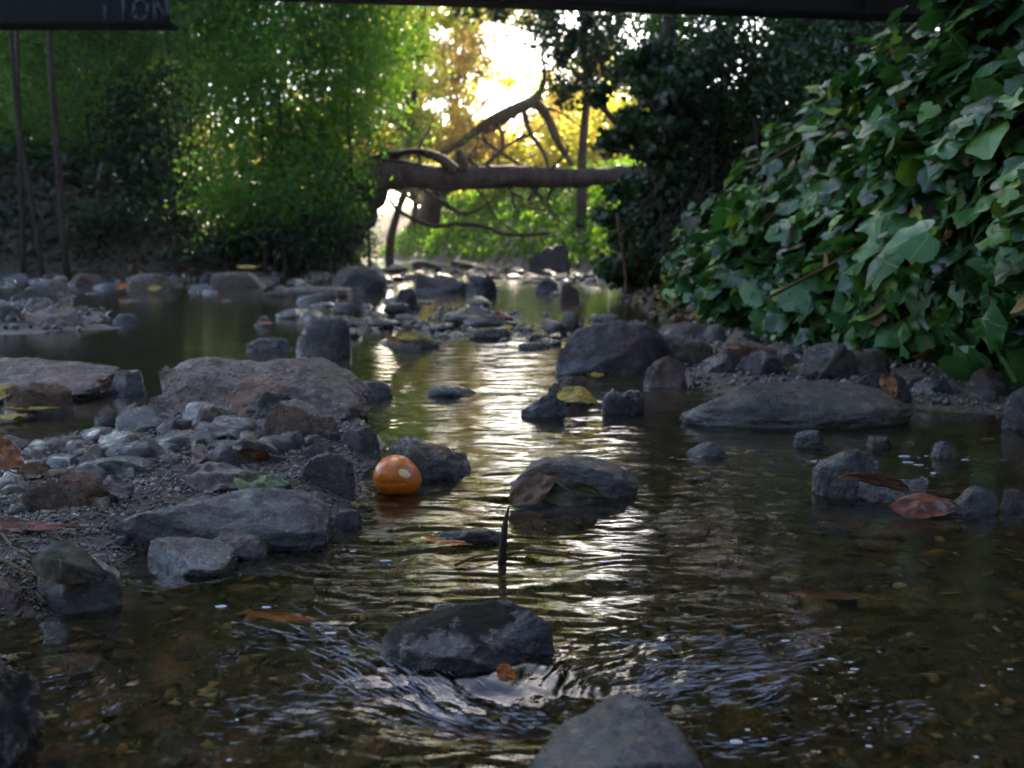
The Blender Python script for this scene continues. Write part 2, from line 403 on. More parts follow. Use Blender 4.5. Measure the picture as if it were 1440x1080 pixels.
def rockmesh(name, w, d, h, mat, prof=None, seed=0, p=3.0, cuts=8, rough=.06, sub=5, low=.6, skew=0.0, tilt=0.0):
    rs = np.random.RandomState(seed + 100)
    V, F = ICO[sub]; V = V.copy()
    r = (np.abs(V) ** p).sum(1) ** (-1 / p)
    V *= r[:, None]
    for k in range(cuts):
        n = rs.normal(size=3); n[2] = abs(n[2]) * .6; n /= np.linalg.norm(n)
        o = rs.uniform(.6, .92)
        dd = V @ n - o
        V -= np.where(dd > 0, dd * .95, 0)[:, None] * n
    V /= np.abs(V).max(0)
    S = V * 1.3
    nn = V / np.linalg.norm(V, axis=1)[:, None]
    dsp = rough * (fbm(S[:, 0] * 1.6, S[:, 1] * 1.6, S[:, 2] * 1.6, 3, seed % 50) + .4 * fbm(S[:, 0] * 6, S[:, 1] * 6, S[:, 2] * 6, 4, seed % 40 + 5, .6) - .5 * np.abs(pn(S[:, 0] * 3, S[:, 1] * 3, S[:, 2] * 3, seed % 30)))
    V = V + nn * dsp[:, None]
    V[:, 0] /= np.abs(V[:, 0]).max()
    if tilt: V[:, 2] = np.where(V[:, 2] > 0, V[:, 2] * (1 + tilt * (V[:, 1] - .6)), V[:, 2])
    if prof:      # every slice across the stone reaches the crest height read for it
        nb = 48; b = np.clip(((V[:, 0] + 1) / 2 * nb).astype(int), 0, nb - 1)
        mx = np.array([max(V[b == q, 2].max() if (b == q).any() else .1, .1) for q in range(nb)])
        mx = np.convolve(np.pad(mx, 1, 'edge'), [.25, .5, .25], 'valid')
        xs = np.linspace(-1, 1, nb)
        want = np.interp(xs, np.linspace(-1, 1, len(prof)), prof) + .05 * pn(xs * 4, xs * 0 + seed) + .03 * pn(xs * 11, xs * 0 + seed)
        k = np.interp(V[:, 0], xs, np.clip(want / mx, .2, 3.2))
        V[:, 2] = np.where(V[:, 2] > 0, V[:, 2] * k, V[:, 2])
    else:
        V[:, 2] = np.where(V[:, 2] > 0, V[:, 2] / V[:, 2].max(), V[:, 2])
    V[:, 0] *= w / 2; V[:, 1] *= d / 2
    V[:, 1] += skew * V[:, 2] * d
    V[:, 2] = np.where(V[:, 2] > 0, V[:, 2] * h, V[:, 2] * (h * low + .02))
    return mesh_np(name, V, F, M[mat])

def rock(name, l, r, base, top, mat, label, cat='rock', prof=None, seed=0, z0=0.0, dr=.6, rot=0.0, part=None, group=None, tilt=0.0, **k):
    """a stone whose foot meets the level z0 between columns l and r at row base and whose crest reaches row top"""
    xc = (l + r) / 2
    Dn = G(xc, base, z0)[1]
    w0 = (r - l) / FPX * Dn
    d = w0 * dr
    Dc = Dn + d * .45
    Dt = Dn + d * (.8 if tilt else .5)
    a, b = A(l, base, Dc)[0], A(r, base, Dc)[0]
    Ht = max(A(xc, top, Dt)[2] - z0, .006)
    o = link(name, rockmesh(name, b - a, d, Ht, mat, prof, seed, tilt=tilt, **k), loc=((a + b) / 2, Dc, z0), rot=(0, 0, rot))
    tag(o, label, cat, group)
    return o

rock('stone_slab', -100, 165, 562, 503, 'pitted', 'long pitted tan stone slab cut off by the left edge of the photo', prof=[.9, .95, 1, .95, .88, .78, .55], seed=3, p=6, cuts=0, rough=.09, sub=6, dr=.6, tilt=.35)
rock('stone_slab', 208, 524, 607, 505, 'pitted', 'broad flat-topped stone slab, largest on the left side, tan above and dark below', prof=[.86, .98, 1.02, .95, .96, 1.02, 1.0, .8, .42], seed=5, p=7, cuts=1, rough=.09, sub=6, dr=.6, low=.3, tilt=.35)
rock('boulder', 372, 496, 625, 560, 'tan', 'smooth tan boulder leaning down to the right in front of the broad slab', prof=[.45, .95, 1.0, .85, .7, .62, .4], seed=8, p=2.8, cuts=4, rough=.04, z0=.02)
rock('stone_slab', 168, 474, 772, 685, 'blue', 'long smooth blue-grey stone with a glittering wet right end', prof=[.5, .8, .86, .9, .98, 1.0, .9, .55], seed=11, p=4, cuts=1, rough=.05, sub=6, dr=.42, tilt=.3)
rock('flat_stone', 204, 334, 808, 748, 'gritty', 'flat gritty angular stone in front of the long blue-grey one', prof=[.8, .95, 1.0, .95, .8, .6], seed=14, p=6, cuts=3, rough=.04, dr=.9, z0=.0, tilt=.4)
rock('flat_stone', 285, 384, 786, 748, 'brown', 'small rounded brown stone tucked behind the flat gritty one', prof=[.7, .9, 1, .95, .8], seed=15, p=3, cuts=3, dr=.7)
rock('boulder', 32, 172, 862, 775, 'olive', 'dark olive stone under a folded wet leaf at the left water edge', prof=[.6, .85, 1.0, .95, .8, .5], seed=17, p=2.6, cuts=4, rough=.05)
rock('boulder', -60, 46, 870, 812, 'brown', 'rounded brown stone half cut off by the left edge', prof=[.9, 1, .9, .6], seed=19, p=3, dr=.8)
rock('boulder', -260, 42, 1125, 872, 'dark', 'large dark knobbly rock filling the bottom left corner', prof=[1, 1, 1, .95, .85, .6], seed=21, p=4, cuts=5, rough=.09, sub=6, dr=1.0)
rock('boulder', 536, 800, 946, 851, 'wet', 'glossy wet dark rock with water pouring round it, centre of the stream', prof=[.42, .66, .76, .92, 1.0, 1.0, .93, .6], seed=24, p=2.8, cuts=3, rough=.035, sub=6, dr=.62, low=1.2)
rock('boulder', 695, 1000, 1150, 998, 'grey', 'grey rock at the bottom edge, peaked towards its right', prof=[.15, .42, .66, .86, 1.0, .85, .35], seed=26, p=3, cuts=6, rough=.05, sub=6, dr=.8)
rock('boulder', 714, 898, 700, 643, 'grey', 'broad low rock right of the orange fruit with a leaf over its front', prof=[.35, .75, 1.0, 1.0, .98, .92, .7, .4], seed=29, p=3.6, cuts=4, rough=.05, sub=6, dr=.6)
rock('boulder', 534, 676, 672, 614, 'gritty', 'rough dark rock just behind the orange fruit', prof=[.55, .9, 1.0, .85, .7, .45, .2], seed=31, p=2.6, cuts=4, rough=.07, dr=.6)
rock('boulder', 416, 496, 505, 442, 'dark', 'dark egg-shaped boulder standing behind the broad slab', prof=[.4, .85, 1.0, 1.0, .8], seed=34, p=2.4, cuts=2, rough=.03)
rock('boulder', 760, 940, 527, 448, 'darkgrey', 'big dark wedge-shaped boulder in mid stream, sloping down to the left', prof=[.15, .5, .8, .92, .97, 1.0, .9, .6], seed=37, p=3.4, cuts=6, rough=.055, sub=6, dr=.6, low=.3)
rock('boulder', 903, 974, 546, 500, 'brown', 'brown angular stone at the right foot of the wedge-shaped boulder', prof=[.6, .8, 1, .8, .5], seed=39, p=3.4)
rock('boulder', 920, 1003, 510, 470, 'tan', 'pale tan flat stone right behind the wedge-shaped boulder', prof=[.8, 1, .9, .8, .6], seed=40, p=3.4, z0=.02)
rock('stone_slab', 945, 1278, 600, 529, 'smooth', 'wide smooth green-grey slab, largest on the right side', prof=[.2, .62, .95, 1.0, .97, .95, .9, .78, .5], seed=43, p=3.0, cuts=2, tilt=.25, rough=.04, sub=6, dr=.5)
rock('boulder', 1175, 1280, 560, 524, 'dark', 'dark rough rock behind the wide green-grey slab', seed=45, p=3, z0=.02)
rock('boulder', 1268, 1344, 566, 528, 'dark', 'black stone with a reddish stain between slab and ivy', seed=46, z0=.0, p=2.6)
rock('boulder', 1362, 1418, 552, 517, 'brown', 'rounded brown stone under the ivy near the right edge', seed=47, z0=.01, p=2.4)
rock('boulder', 1396, 1520, 604, 524, 'blue', 'blue-grey boulder half cut off by the right edge', prof=[.5, .85, 1, 1, .9], seed=48, p=3)
rock('boulder', 1036, 1134, 530, 492, 'blue', 'dark folded-looking stone between the tan stone and the ivy', prof=[.5, .9, 1, .7, .9, .5], seed=50, cuts=7, z0=.01)
rock('boulder', 972, 1042, 532, 498, 'wetgrey', 'pale angular stone left of the dark folded-looking one', seed=51, cuts=7, z0=.0)
rock('boulder', 1100, 1150, 534, 511, 'grey', 'small pale-capped stone behind the crest of the green-grey slab', seed=52, cuts=6, z0=.02)
rock('boulder', 932, 1012, 483, 454, 'grey', 'dull grey boulder lying behind the pale tan flat stone', seed=53, z0=.0)
rock('boulder', 1010, 1090, 500, 474, 'tan', 'brownish stone at the foot of the ivy, left part', seed=54, z0=.04)
rock('boulder', 1130, 1215, 515, 482, 'grey', 'dark stone half under the lowest ivy leaves', seed=55, z0=.05)
rock('boulder', 1190, 1260, 520, 490, 'grey', 'flat grey stone beneath the hanging ivy', seed=56, z0=.04)
rock('boulder', 845, 906, 582, 546, 'dark', 'dark blocky stone below the wedge-shaped boulder', prof=[.7, 1, .8, .95, .9], seed=58, p=5)
rock('boulder', 730, 797, 587, 549, 'wetgrey', 'low rough stone left of the yellow leaf', prof=[.2, .45, .8, 1, .8], seed=59, rough=.09)
rock('boulder', 768, 838, 568, 527, 'tan', 'light tan stone behind the yellow leaf', seed=60)
rock('boulder', 1142, 1256, 700, 630, 'wetgrey', 'wet blue-grey rock carrying a brown leaf, right side of the stream', prof=[.6, .85, 1.0, .8, .5], seed=62, rough=.07, cuts=5, sub=6)
rock('boulder', 1205, 1304, 708, 668, 'wetgrey', 'lower rough rock under the stemmed brown leaf', seed=63, rough=.08, dr=.5, prof=[.7, .9, .8, .9, 1])
rock('boulder', 1330, 1402, 724, 683, 'wetgrey', 'rounded wet rock right of the red-brown leaf', seed=64, rough=.05)
rock('boulder', 1403, 1440, 718, 687, 'brown', 'small brown stone alone near the right edge of the stream', seed=65)
rock('boulder', 966, 1030, 643, 620, 'wetgrey', 'low wave-washed stone alone right of the leaf-covered rock', seed=66)
rock('boulder', 1112, 1168, 630, 604, 'dark', 'small dark stone breaking the water in front of the green-grey slab', seed=67)
rock('boulder', 1212, 1256, 632, 612, 'dark', 'tiny dark stone above the wet blue-grey rock', seed=68)
rock('boulder', 1308, 1346, 645, 620, 'wetgrey', 'small pale wet stone in open water towards the right edge', seed=69)
# far and middle stones on the left
rock('boulder', 345, 417, 494, 474, 'pebble', 'cluster-like knobbly stone in the dark pool left of the egg-shaped boulder', seed=70, rough=.14)
rock('boulder', 358, 390, 459, 444, 'mossy', 'small mossy stone with an orange leaf in the dark pool', seed=71)
rock('boulder', 160, 198, 454, 441, 'dark', 'tiny dark stone in the pool on the far left', seed=72)
rock('boulder', 40, 128, 462, 433, 'tan', 'flat tan stone at the edge of the left pool', seed=73, prof=[.7, 1, .9, .5])
rock('boulder', -20, 36, 462, 428, 'blue', 'bluish stone at the left edge beside the pool', seed=74)
rock('boulder', 545, 597, 437, 404, 'dark', 'black rounded boulder in front of the far rubble', seed=75, p=3)
rock('boulder', 458, 545, 410, 374, 'darkgrey', 'large brown boulder at the foot of the green thicket', seed=76, cuts=6)
rock('stone_slab', 298, 382, 404, 382, 'tan', 'pale rectangular slab on the far left shore', seed=77, p=6, cuts=1, dr=.4)
rock('stone_slab', 370, 496, 418, 403, 'tan', 'thin flat slab lying on the far shore below the thicket', seed=78, p=5, cuts=1)
rock('boulder', 180, 252, 408, 384, 'tan', 'tan boulder on the far left shore', seed=79)
rock('boulder', 90, 150, 402, 384, 'brown', 'low brown stone on the far left shore near the grass tuft', seed=80)
rock('boulder', 20, 110, 425, 394, 'grey', 'wide grey stone on the far left shore', seed=81)
rock('boulder', 582, 665, 412, 384, 'darkgrey', 'brown slanting boulder in the middle of the far rubble', seed=82, prof=[1, .8, .7, .5], cuts=6)
rock('boulder', 655, 700, 418, 388, 'dark', 'dark upright stone in the far rubble', seed=83)
rock('boulder', 785, 815, 425, 398, 'brown', 'reddish brown round stone standing in the far water', seed=84)
rock('boulder', 752, 786, 413, 394, 'dark', 'dark grey stone left of the reddish round one', seed=85)
rock('boulder', 742, 803, 381, 344, 'darkgrey', 'big grey boulder at the foot of the far ivy bank', seed=86, prof=[.5, .8, 1, .95], z0=.05)
rock('boulder', 783, 822, 466, 438, 'mossy', 'mossy grey stone behind the wedge-shaped boulder', seed=87)
rock('boulder', 620, 690, 452, 436, 'grey', 'flat grey stone in the riffle', seed=88)
rock('boulder', 545, 628, 490, 467, 'brown', 'low stone with orange leaves on it in the golden water', seed=89, rough=.1)
rock('boulder', 600, 672, 557, 541, 'dark', 'low dark stone just breaking the bright water', seed=90, low=1.2)
rock('boulder', 495, 552, 560, 535, 'wetgrey', 'lilac-grey stone right of the broad slab', seed=91)
# gravel bar stones
B0 = .022
rock('stone', 422, 502, 708, 634, 'gritty', 'gritty grey stone left of the orange fruit', prof=[.6, .9, 1, .95, .8], seed=92, p=3)
rock('stone', 478, 537, 648, 598, 'grey', 'grey stone standing above the orange fruit', seed=93, cuts=7)
rock('stone', 418, 484, 660, 619, 'grey', 'rounded grey stone under the smooth tan boulder', seed=94, z0=.012)
rock('stone', 290, 402, 665, 614, 'blue', 'long dark stone behind the curled brown leaves', seed=95, z0=B0, prof=[.5, .8, 1, .8, .4])
rock('stone', 270, 326, 608, 571, 'brown', 'angular brown stone at the foot of the broad slab', seed=96, z0=.02, cuts=7)
rock('stone', 134, 170, 600, 569, 'tan', 'smaller of two round wet stones in the left pool', seed=97)
rock('stone', 166, 208, 602, 566, 'tan', 'larger of two round wet stones in the left pool', seed=98)
rock('stone', -5, 100, 585, 537, 'orange', 'rounded tan-orange stone beneath the yellow leaves', seed=99, prof=[.5, .9, 1, .9, .7])
rock('stone', 46, 82, 577, 562, 'blue', 'small dark blue stone before the tan-orange one', seed=100)
rock('stone', 156, 212, 556, 520, 'dark', 'dark stone between the two big slabs', seed=101)
rock('stone', 8, 150, 742, 668, 'orange', 'orange-brown wedge-shaped stone rising to the right', prof=[.3, .6, .85, 1.0, .98, .7], seed=102, z0=.01, cuts=7, p=4)
rock('stone', 118, 200, 646, 630, 'tan', 'thin flat tan stone on the gravel bar', seed=103, z0=B0, p=4)
rock('stone', 185, 262, 700, 672, 'grey', 'flat grey stone left of the curled leaves', seed=104, z0=B0)
rock('stone', 50, 125, 785, 745, 'wetgrey', 'wet grey stone behind the folded leaf', seed=105, z0=0, p=3)
rock('stone', 400, 432, 640, 606, 'blue', 'small bluish stone below the smooth tan boulder', seed=106, z0=B0)
rock('stone', 352, 420, 592, 548, 'dark', 'dark jagged stone in the shadow of the broad slab', seed=107, z0=B0, cuts=7, rough=.09)
rock('stone', 395, 500, 594, 544, 'blue', 'bluish jagged stone under the right end of the broad slab', seed=108, z0=.01, cuts=7, rough=.09)
rock('stone', 470, 512, 742, 716, 'brown', 'small brown stone in the water below the gritty one', seed=109)
rock('stone', 600, 725, 762, 742, 'wet', 'low wet stone behind the standing twig', seed=110, dr=.4)
rock('stone', 608, 655, 866, 848, 'dark', 'small dark stone behind the glossy wet rock', seed=111)

# repeated small stones --------------------------------------------------
PEB = {}
for m_ in ('pebble', 'bedstone', 'wetgrey'):
    PEB[m_] = [rockmesh('pebble', 1, random.uniform(.6, .9), random.uniform(.28, .5), m_, None, 200 + k, p=random.uniform(2.2, 3.2), cuts=4, rough=.05, sub=3, low=.8) for k in range(10)]

def inpoly_px(P, px, py):
    ins = False; n = len(P)
    for i in range(n):
        x1, y1 = P[i]; x2, y2 = P[(i + 1) % n]
        if (y1 > py) != (y2 > py) and px < (x2 - x1) * (py - y1) / (y2 - y1) + x1: ins = not ins
    return ins

def pebbles(n, P, s0, s1, mat, name, label, group, cat='stone', sink=.15, inpx=True, zoff=0.0, flat=.85):
    """n stones over the stretch of creek bed that outline P encloses, sizes in metres (grown with distance)"""
    xs = [p[0] for p in P]; yy = [p[1] for p in P]; k = 0
    while k < n:
        px, py = random.uniform(min(xs), max(xs)), random.uniform(min(yy), max(yy))
        if not inpoly_px(P, px, py): continue
        gx, gy, _ = G(px, py)
        z = float(height(np.array([gx]), np.array([gy]))[0])
        if z > .16: continue
        s = (s0 + (s1 - s0) * random.random() ** 2.2) * (gy if inpx else 1)
        if mat == 'bedstone' and z + s * .5 > -.014: continue
        o = link(name, random.choice(PEB[mat]), loc=(gx, gy, z + s * (.12 - sink) + zoff), rot=(random.uniform(-.25, .25), random.uniform(-.25, .25), random.uniform(0, 6.28)), scale=(s * random.uniform(.9, 1.3), s, s * flat))
        tag(o, label, cat, group); k += 1

pebbles(165, [(60, 640), (240, 590), (380, 600), (480, 620), (430, 690), (300, 680), (150, 760), (0, 760), (0, 660)], .012, .042, 'pebble', 'pebble', 'small mixed pebble lying on the grey gravel bar', 'pebbles on the gravel bar')
pebbles(26, [(90, 650), (260, 600), (420, 625), (420, 690), (300, 640), (190, 720), (20, 690)], .035, .06, 'wetgrey', 'cobble', 'medium wet grey cobble embedded in the gravel bar', 'cobbles in the gravel bar', sink=.05, flat=.7)
pebbles(20, [(-20, 740), (180, 735), (200, 775), (60, 850), (-20, 830)], .01, .035, 'pebble', 'pebble', 'small stone in the wet gravel near the folded leaf', 'pebbles by the folded leaf')
pebbles(70, [(930, 462), (1100, 480), (1440, 505), (1440, 575), (1290, 560), (1150, 528), (960, 520)], .014, .055, 'pebble', 'stone', 'small stone on the shore below the ivy', 'stones on the right shore')
pebbles(95, [(440, 424), (640, 424), (880, 450), (850, 470), (770, 490), (640, 490), (480, 478), (400, 440)], .010, .040, 'pebble', 'stone', 'small stone in the riffle across the creek', 'stones in the riffle', sink=-.12, flat=.5)
pebbles(110, [(480, 376), (860, 374), (900, 425), (760, 420), (640, 412), (480, 418)], .008, .030, 'pebble', 'creek_stone', 'blurred stone of the far rubble across the creek', 'stones in the far rubble', sink=-.05, flat=.5)
pebbles(140, [(-20, 386), (480, 380), (480, 440), (300, 428), (150, 425), (-20, 432)], .008, .032, 'pebble', 'creek_stone', 'blurred stone along the far left shore', 'stones on the far left shore', sink=0, flat=.6)
pebbles(18, [(-20, 430), (120, 430), (125, 462), (-20, 466)], .010, .03, 'pebble', 'stone', 'stone in the rubble beside the left pool', 'stones beside the left pool', sink=0)
pebbles(210, [(600, 690), (1460, 640), (1460, 1090), (60, 1090), (40, 880), (250, 810), (500, 760)], .03, .085, 'bedstone', 'submerged_stone', 'brownish stone seen through the shallow water', 'stones under the water', sink=.15)

def gravel(name, n, P, s0, s1, mat, zmin=-1, subk=1, grow=True, seed=1):
    rs = np.random.RandomState(seed)
    V0, F0 = ICO[subk]
    xs = [p[0] for p in P]; yy = [p[1] for p in P]
    px = rs.uniform(min(xs), max(xs), n * 4); py = rs.uniform(min(yy), max(yy), n * 4)
    m = polydist(P, px, py) > 0
    px, py = px[m][:n], py[m][:n]; n = len(px)
    b = 540 - py; dy = FPX * CP + b * SP; dz = -FPX * SP + b * CP; t = -H0 / dz
    gx, gy = (px - 720) * t, dy * t
    z = height(gx, gy)
    s = (s0 + (s1 - s0) * rs.rand(n) ** 2.5) * (gy if grow else 1)
    ax = rs.normal(size=(n, 3, 3)); q, _ = np.linalg.qr(ax)
    sc = np.stack([np.ones(n), rs.uniform(.6, .95, n), rs.uniform(.4, .7, n)], 1) * s[:, None] / 2
    Vn = V0[None] * (1 + .25 * rs.uniform(-1, 1, (n, len(V0), 1)))
    V = (Vn * sc[:, None, :])
    c, si = np.cos(rs.uniform(0, 6.28, n)), np.sin(rs.uniform(0, 6.28, n))
    R = q * .35 + np.eye(3)[None] * .65
    V = np.einsum('nij,nvj->nvi', R, V)
    V += np.stack([gx, gy, z + s * .1], 1)[:, None]
    F = (F0[None] + (np.arange(n) * len(V0))[:, None, None]).reshape(-1, 3)
    o = link(name, mesh_np(name, V.reshape(-1, 3), F, mat, rnd=np.repeat(rs.rand(n), len(F0))))
    return tag(o, None, None, None, 'stuff')

o = gravel('gravel', 16000, [(-200, 600), (60, 625), (200, 600), (240, 560), (500, 575), (530, 640), (500, 710), (400, 770), (200, 790), (160, 860), (-100, 880)], .0025, .012, M['gravel'], seed=2)
tag(o, 'fine grey gravel of the bar on the left', 'gravel')
o = gravel('gravel', 2500, [(900, 455), (1200, 480), (1500, 508), (1500, 600), (1280, 570), (960, 545)], .003, .016, M['gravel'], seed=3)
tag(o, 'gravel of the shore under the ivy', 'gravel')
o = gravel('gravel', 2600, [(-50, 376), (900, 373), (920, 450), (860, 478), (740, 490), (480, 480), (470, 425), (200, 420), (120, 465), (-50, 470)], .004, .022, M['gravel'], seed=4)
tag(o, 'coarse gravel of the riffles further up the creek', 'gravel')
o = gravel('bed_gravel', 5000, [(560, 640), (1500, 600), (1500, 1120), (-60, 1120), (-60, 860), (250, 800), (480, 720)], .006, .035, None, seed=5)
tag(o, 'brown gravel covering the creek bed under the water', 'gravel')
def bedgravelmat():
    N = NT('bed_gravel_grains')
    at = N.n('Attribute', _attribute_name='rnd')
    c = N.ramp(at.outputs['Fac'], [(0, (.03, .027, .016)), (.4, (.09, .067, .034)), (.7, (.16, .10, .042)), (.9, (.26, .16, .07)), (1, (.36, .30, .19))])
    p = N.n('BsdfPrincipled', Roughness=.7); N.set(p, 'Base Color', c); N.set(N.out, 'Surface', p); return N.m
o.data.materials.clear(); o.data.materials.append(bedgravelmat())

# ------------------------------------------------------------------ foliage tools
def leafcloud(P, size, rs, bias=(0, 0, .6), aspect=.5, droop=.0, jit=.45):
    """one folded leaf (two triangles) per point"""
    n = len(P)
    s = size * (1 + jit * rs.uniform(-1, 1, n))
    nrm = rs.normal(size=(n, 3)) + np.array(bias); nrm /= np.linalg.norm(nrm, axis=1)[:, None]
    d = rs.normal(size=(n, 3)); d[:, 2] -= droop
    d -= (d * nrm).sum(1)[:, None] * nrm; d /= np.linalg.norm(d, axis=1)[:, None]
    sd = np.cross(nrm, d)
    w = s * aspect * .5
    b = P - d * (s / 2)[:, None]; t = P + d * (s / 2)[:, None] - nrm * (s * .12)[:, None]
    l = P + sd * w[:, None] + nrm * (s * .08)[:, None]; r = P - sd * w[:, None] + nrm * (s * .08)[:, None]
    V = np.stack([b, r, t, l], 1).reshape(-1, 3)
    i = np.arange(n) * 4
    F = np.concatenate([np.stack([i, i + 1, i + 2], 1), np.stack([i, i + 2, i + 3], 1)])
    return V, F

def tube(path, radii, seg=8, noise=.0, seed=0, sub=4):
    P = np.asarray(path, float); R = np.asarray(radii, float)
    n = len(P)
    if n > 2:   # Catmull-Rom
        Q = np.vstack([2 * P[0] - P[1], P, 2 * P[-1] - P[-2]])
        out = []; rr = []
        for i in range(n - 1):
            for k in range(sub):
                t = k / sub
                out.append(.5 * ((2 * Q[i+1]) + (-Q[i] + Q[i+2]) * t + (2*Q[i] - 5*Q[i+1] + 4*Q[i+2] - Q[i+3]) * t*t + (-Q[i] + 3*Q[i+1] - 3*Q[i+2] + Q[i+3]) * t**3))
                rr.append(R[i] * (1 - t) + R[i + 1] * t)
        out.append(P[-1]); rr.append(R[-1]); P = np.array(out); R = np.array(rr)
    T = np.gradient(P, axis=0); T /= np.linalg.norm(T, axis=1)[:, None] + 1e-12
    up = np.array([0.13, .31, .94]) if abs(T[0][2]) < .8 else np.array([.9, .3, .1])
    rings = []
    for p, t, r in zip(P, T, R):
        a = np.cross(t, up); a /= np.linalg.norm(a); b = np.cross(t, a); up = np.cross(a, t)*-1 if False else up
        th = np.arange(seg) / seg * 2 * math.pi
        rings.append(p + r * (np.cos(th)[:, None] * a + np.sin(th)[:, None] * b))
    V = np.array(rings)
    if noise:
        c = P[:, None, :]
        k = 2.2 / max(R.mean(), .01)
        nn = 1 + noise * fbm(V[..., 0] * k * .5, V[..., 1] * k * .5, V[..., 2] * k * .5, 3, seed)
        V = c + (V - c) * nn[..., None]
    nr = len(P)
    V = V.reshape(-1, 3)
    i = np.arange((nr - 1) * seg); r_, c_ = i // seg, i % seg
    F = np.stack([r_ * seg + c_, r_ * seg + (c_ + 1) % seg, (r_ + 1) * seg + (c_ + 1) % seg, (r_ + 1) * seg + c_], 1)
    V = np.vstack([V, P[0], P[-1]])
    a = np.arange(seg); e0, e1 = len(V) - 2, len(V) - 1
    T3 = np.concatenate([np.stack([(a + 1) % seg, a, np.full(seg, e0)], 1), np.stack([(nr - 1) * seg + a, (nr - 1) * seg + (a + 1) % seg, np.full(seg, e1)], 1)])
    return V, F, T3

def join(parts):
    V, Q, T, o = [], [], [], 0
    for v, q, t in parts:
        V.append(v); Q.append(q + o); T.append(t + o); o += len(v)
    return np.vstack(V), [np.concatenate(Q), np.concatenate(T)]

def tubeobj(name, parts, mat, parent=None, off=(0, 0, 0)):
    V, F = join(parts)
    return link(name, mesh_np(name, V - np.array(off), F, mat), parent)

def blobs(cl, rs, clump=.16, per=70):
    """leaf positions: cl is a list of (x, y, z, rx, ry, rz, n); leaves gather in clumps"""
    out = []
    for (x, y, z, rx, ry, rz, n) in cl:
        k = max(4, int(n / per))
        c = rs.normal(size=(k, 3)); c /= np.linalg.norm(c, axis=1)[:, None]
        c *= (rs.rand(k) ** .45)[:, None]
        R = np.array([rx, ry, rz])
        c = c * R
        w = rs.rand(k) + .2; w /= w.sum()
        idx = rs.choice(k, n, p=w)
        cs = clump * (R.mean() ** .5) * rs.uniform(.5, 1.4, k)
        p = c[idx] + rs.normal(size=(n, 3)) * cs[idx][:, None] * np.array([1, 1, .7])
        out.append(p + np.array([x, y, z]))
    return np.vstack(out)

def E(px, py, D, rx, ry, n, rd=None):
    x, y, z = A(px, py, D)
    k = D / FPX
    return (x, y, z, rx * k, rd if rd else (rx + ry) / 2 * k, ry * k, n)

def tree(name, label, cat, base, limbs, cl, leaf, mat, bark, seed, group=None, clump=.16, per=70, aspect=.5, droop=.3, bias=(0, 0, .6), twig=6, crown='crown'):
    rs = np.random.RandomState(seed)
    root = empty(name, base); tag(root, label, cat, group)
    parts = [tube(p, r, 8, .12, seed + i) for i, (p, r) in enumerate(limbs)]
    # limbs out into the leaf masses
    for b in cl:
        c = np.array(b[:3])
        best = None
        for (p, r) in limbs:
            for q, rr in zip(p[1:], r[1:]):
                dd = np.linalg.norm(np.array(q) - c) + (0 if q[2] < c[2] else 1)
                if best is None or dd < best[0]: best = (dd, np.array(q, float), rr)
        if best is None: continue
        for k in range(twig):
            e = c + rs.normal(size=3) * np.array(b[3:6]) * .55
            m = (best[1] + e) / 2 + rs.normal(size=3) * .1 * np.linalg.norm(e - best[1])
            parts.append(tube([best[1], m, e], [best[2] * .55, best[2] * .32, .006], 5, 0, 0))
    off = np.array(base)
    if not parts: parts = [tube([(base[0], base[1], base[2] - .1), tuple(np.array(cl[0][:3]) + .01)], [.03, .01], 6)]
    if parts: tubeobj('trunk', parts, bark, root, off)
    P = blobs(cl, rs, clump, per)
    V, F = leafcloud(P, leaf, rs, bias, aspect, droop)
    r = rs.rand(len(P)) * .7 + .3 * (.5 + .5 * fbm(P[:, 0] * 1.2, P[:, 1] * 1.2, P[:, 2] * 1.2, 2, seed))
    link(crown, mesh_np(crown, V - off, F, mat, False, np.concatenate([r, r])), root)
    return root

L_ = {}
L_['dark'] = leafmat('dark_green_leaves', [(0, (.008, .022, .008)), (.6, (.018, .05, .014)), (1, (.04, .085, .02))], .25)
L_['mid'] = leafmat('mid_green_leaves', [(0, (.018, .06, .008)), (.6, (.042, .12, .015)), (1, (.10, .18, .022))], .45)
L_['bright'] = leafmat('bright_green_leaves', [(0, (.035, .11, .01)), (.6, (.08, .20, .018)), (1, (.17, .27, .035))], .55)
L_['yellow'] = leafmat('yellow_green_leaves', [(0, (.20, .25, .05)), (.5, (.40, .41, .10)), (1, (.62, .52, .22))], .65, yellow=1.0)
L_['rust'] = leafmat('rusty_leaves', [(0, (.16, .12, .05)), (.5, (.34, .22, .10)), (1, (.5, .34, .14))], .6)
L_['litter'] = leafmat('litter_leaves', [(0, (.03, .018, .01)), (.5, (.09, .045, .02)), (.8, (.16, .075, .025)), (1, (.3, .19, .05))], .15)
L_['ivy'] = leafmat('ivy_leaves', [(0, (.006, .032, .007)), (.4, (.018, .082, .020)), (.75, (.05, .16, .038)), (.94, (.15, .28, .045)), (1, (.3, .34, .06))], .22, .36, .45, veins=True)
BK = {'dark': barkmat('dark_bark', (.03, .022, .016), (.06, .045, .033)), 'log': barkmat('log_bark', (.06, .038, .028), (.13, .085, .065)),
      'grey': barkmat('grey_bark', (.09, .06, .045), (.17, .12, .09)), 'twig': barkmat('twig_bark', (.08, .045, .025), (.13, .08, .045), 3)}

def hz(x, y): return float(height(np.array([x]), np.array([y]))[0])

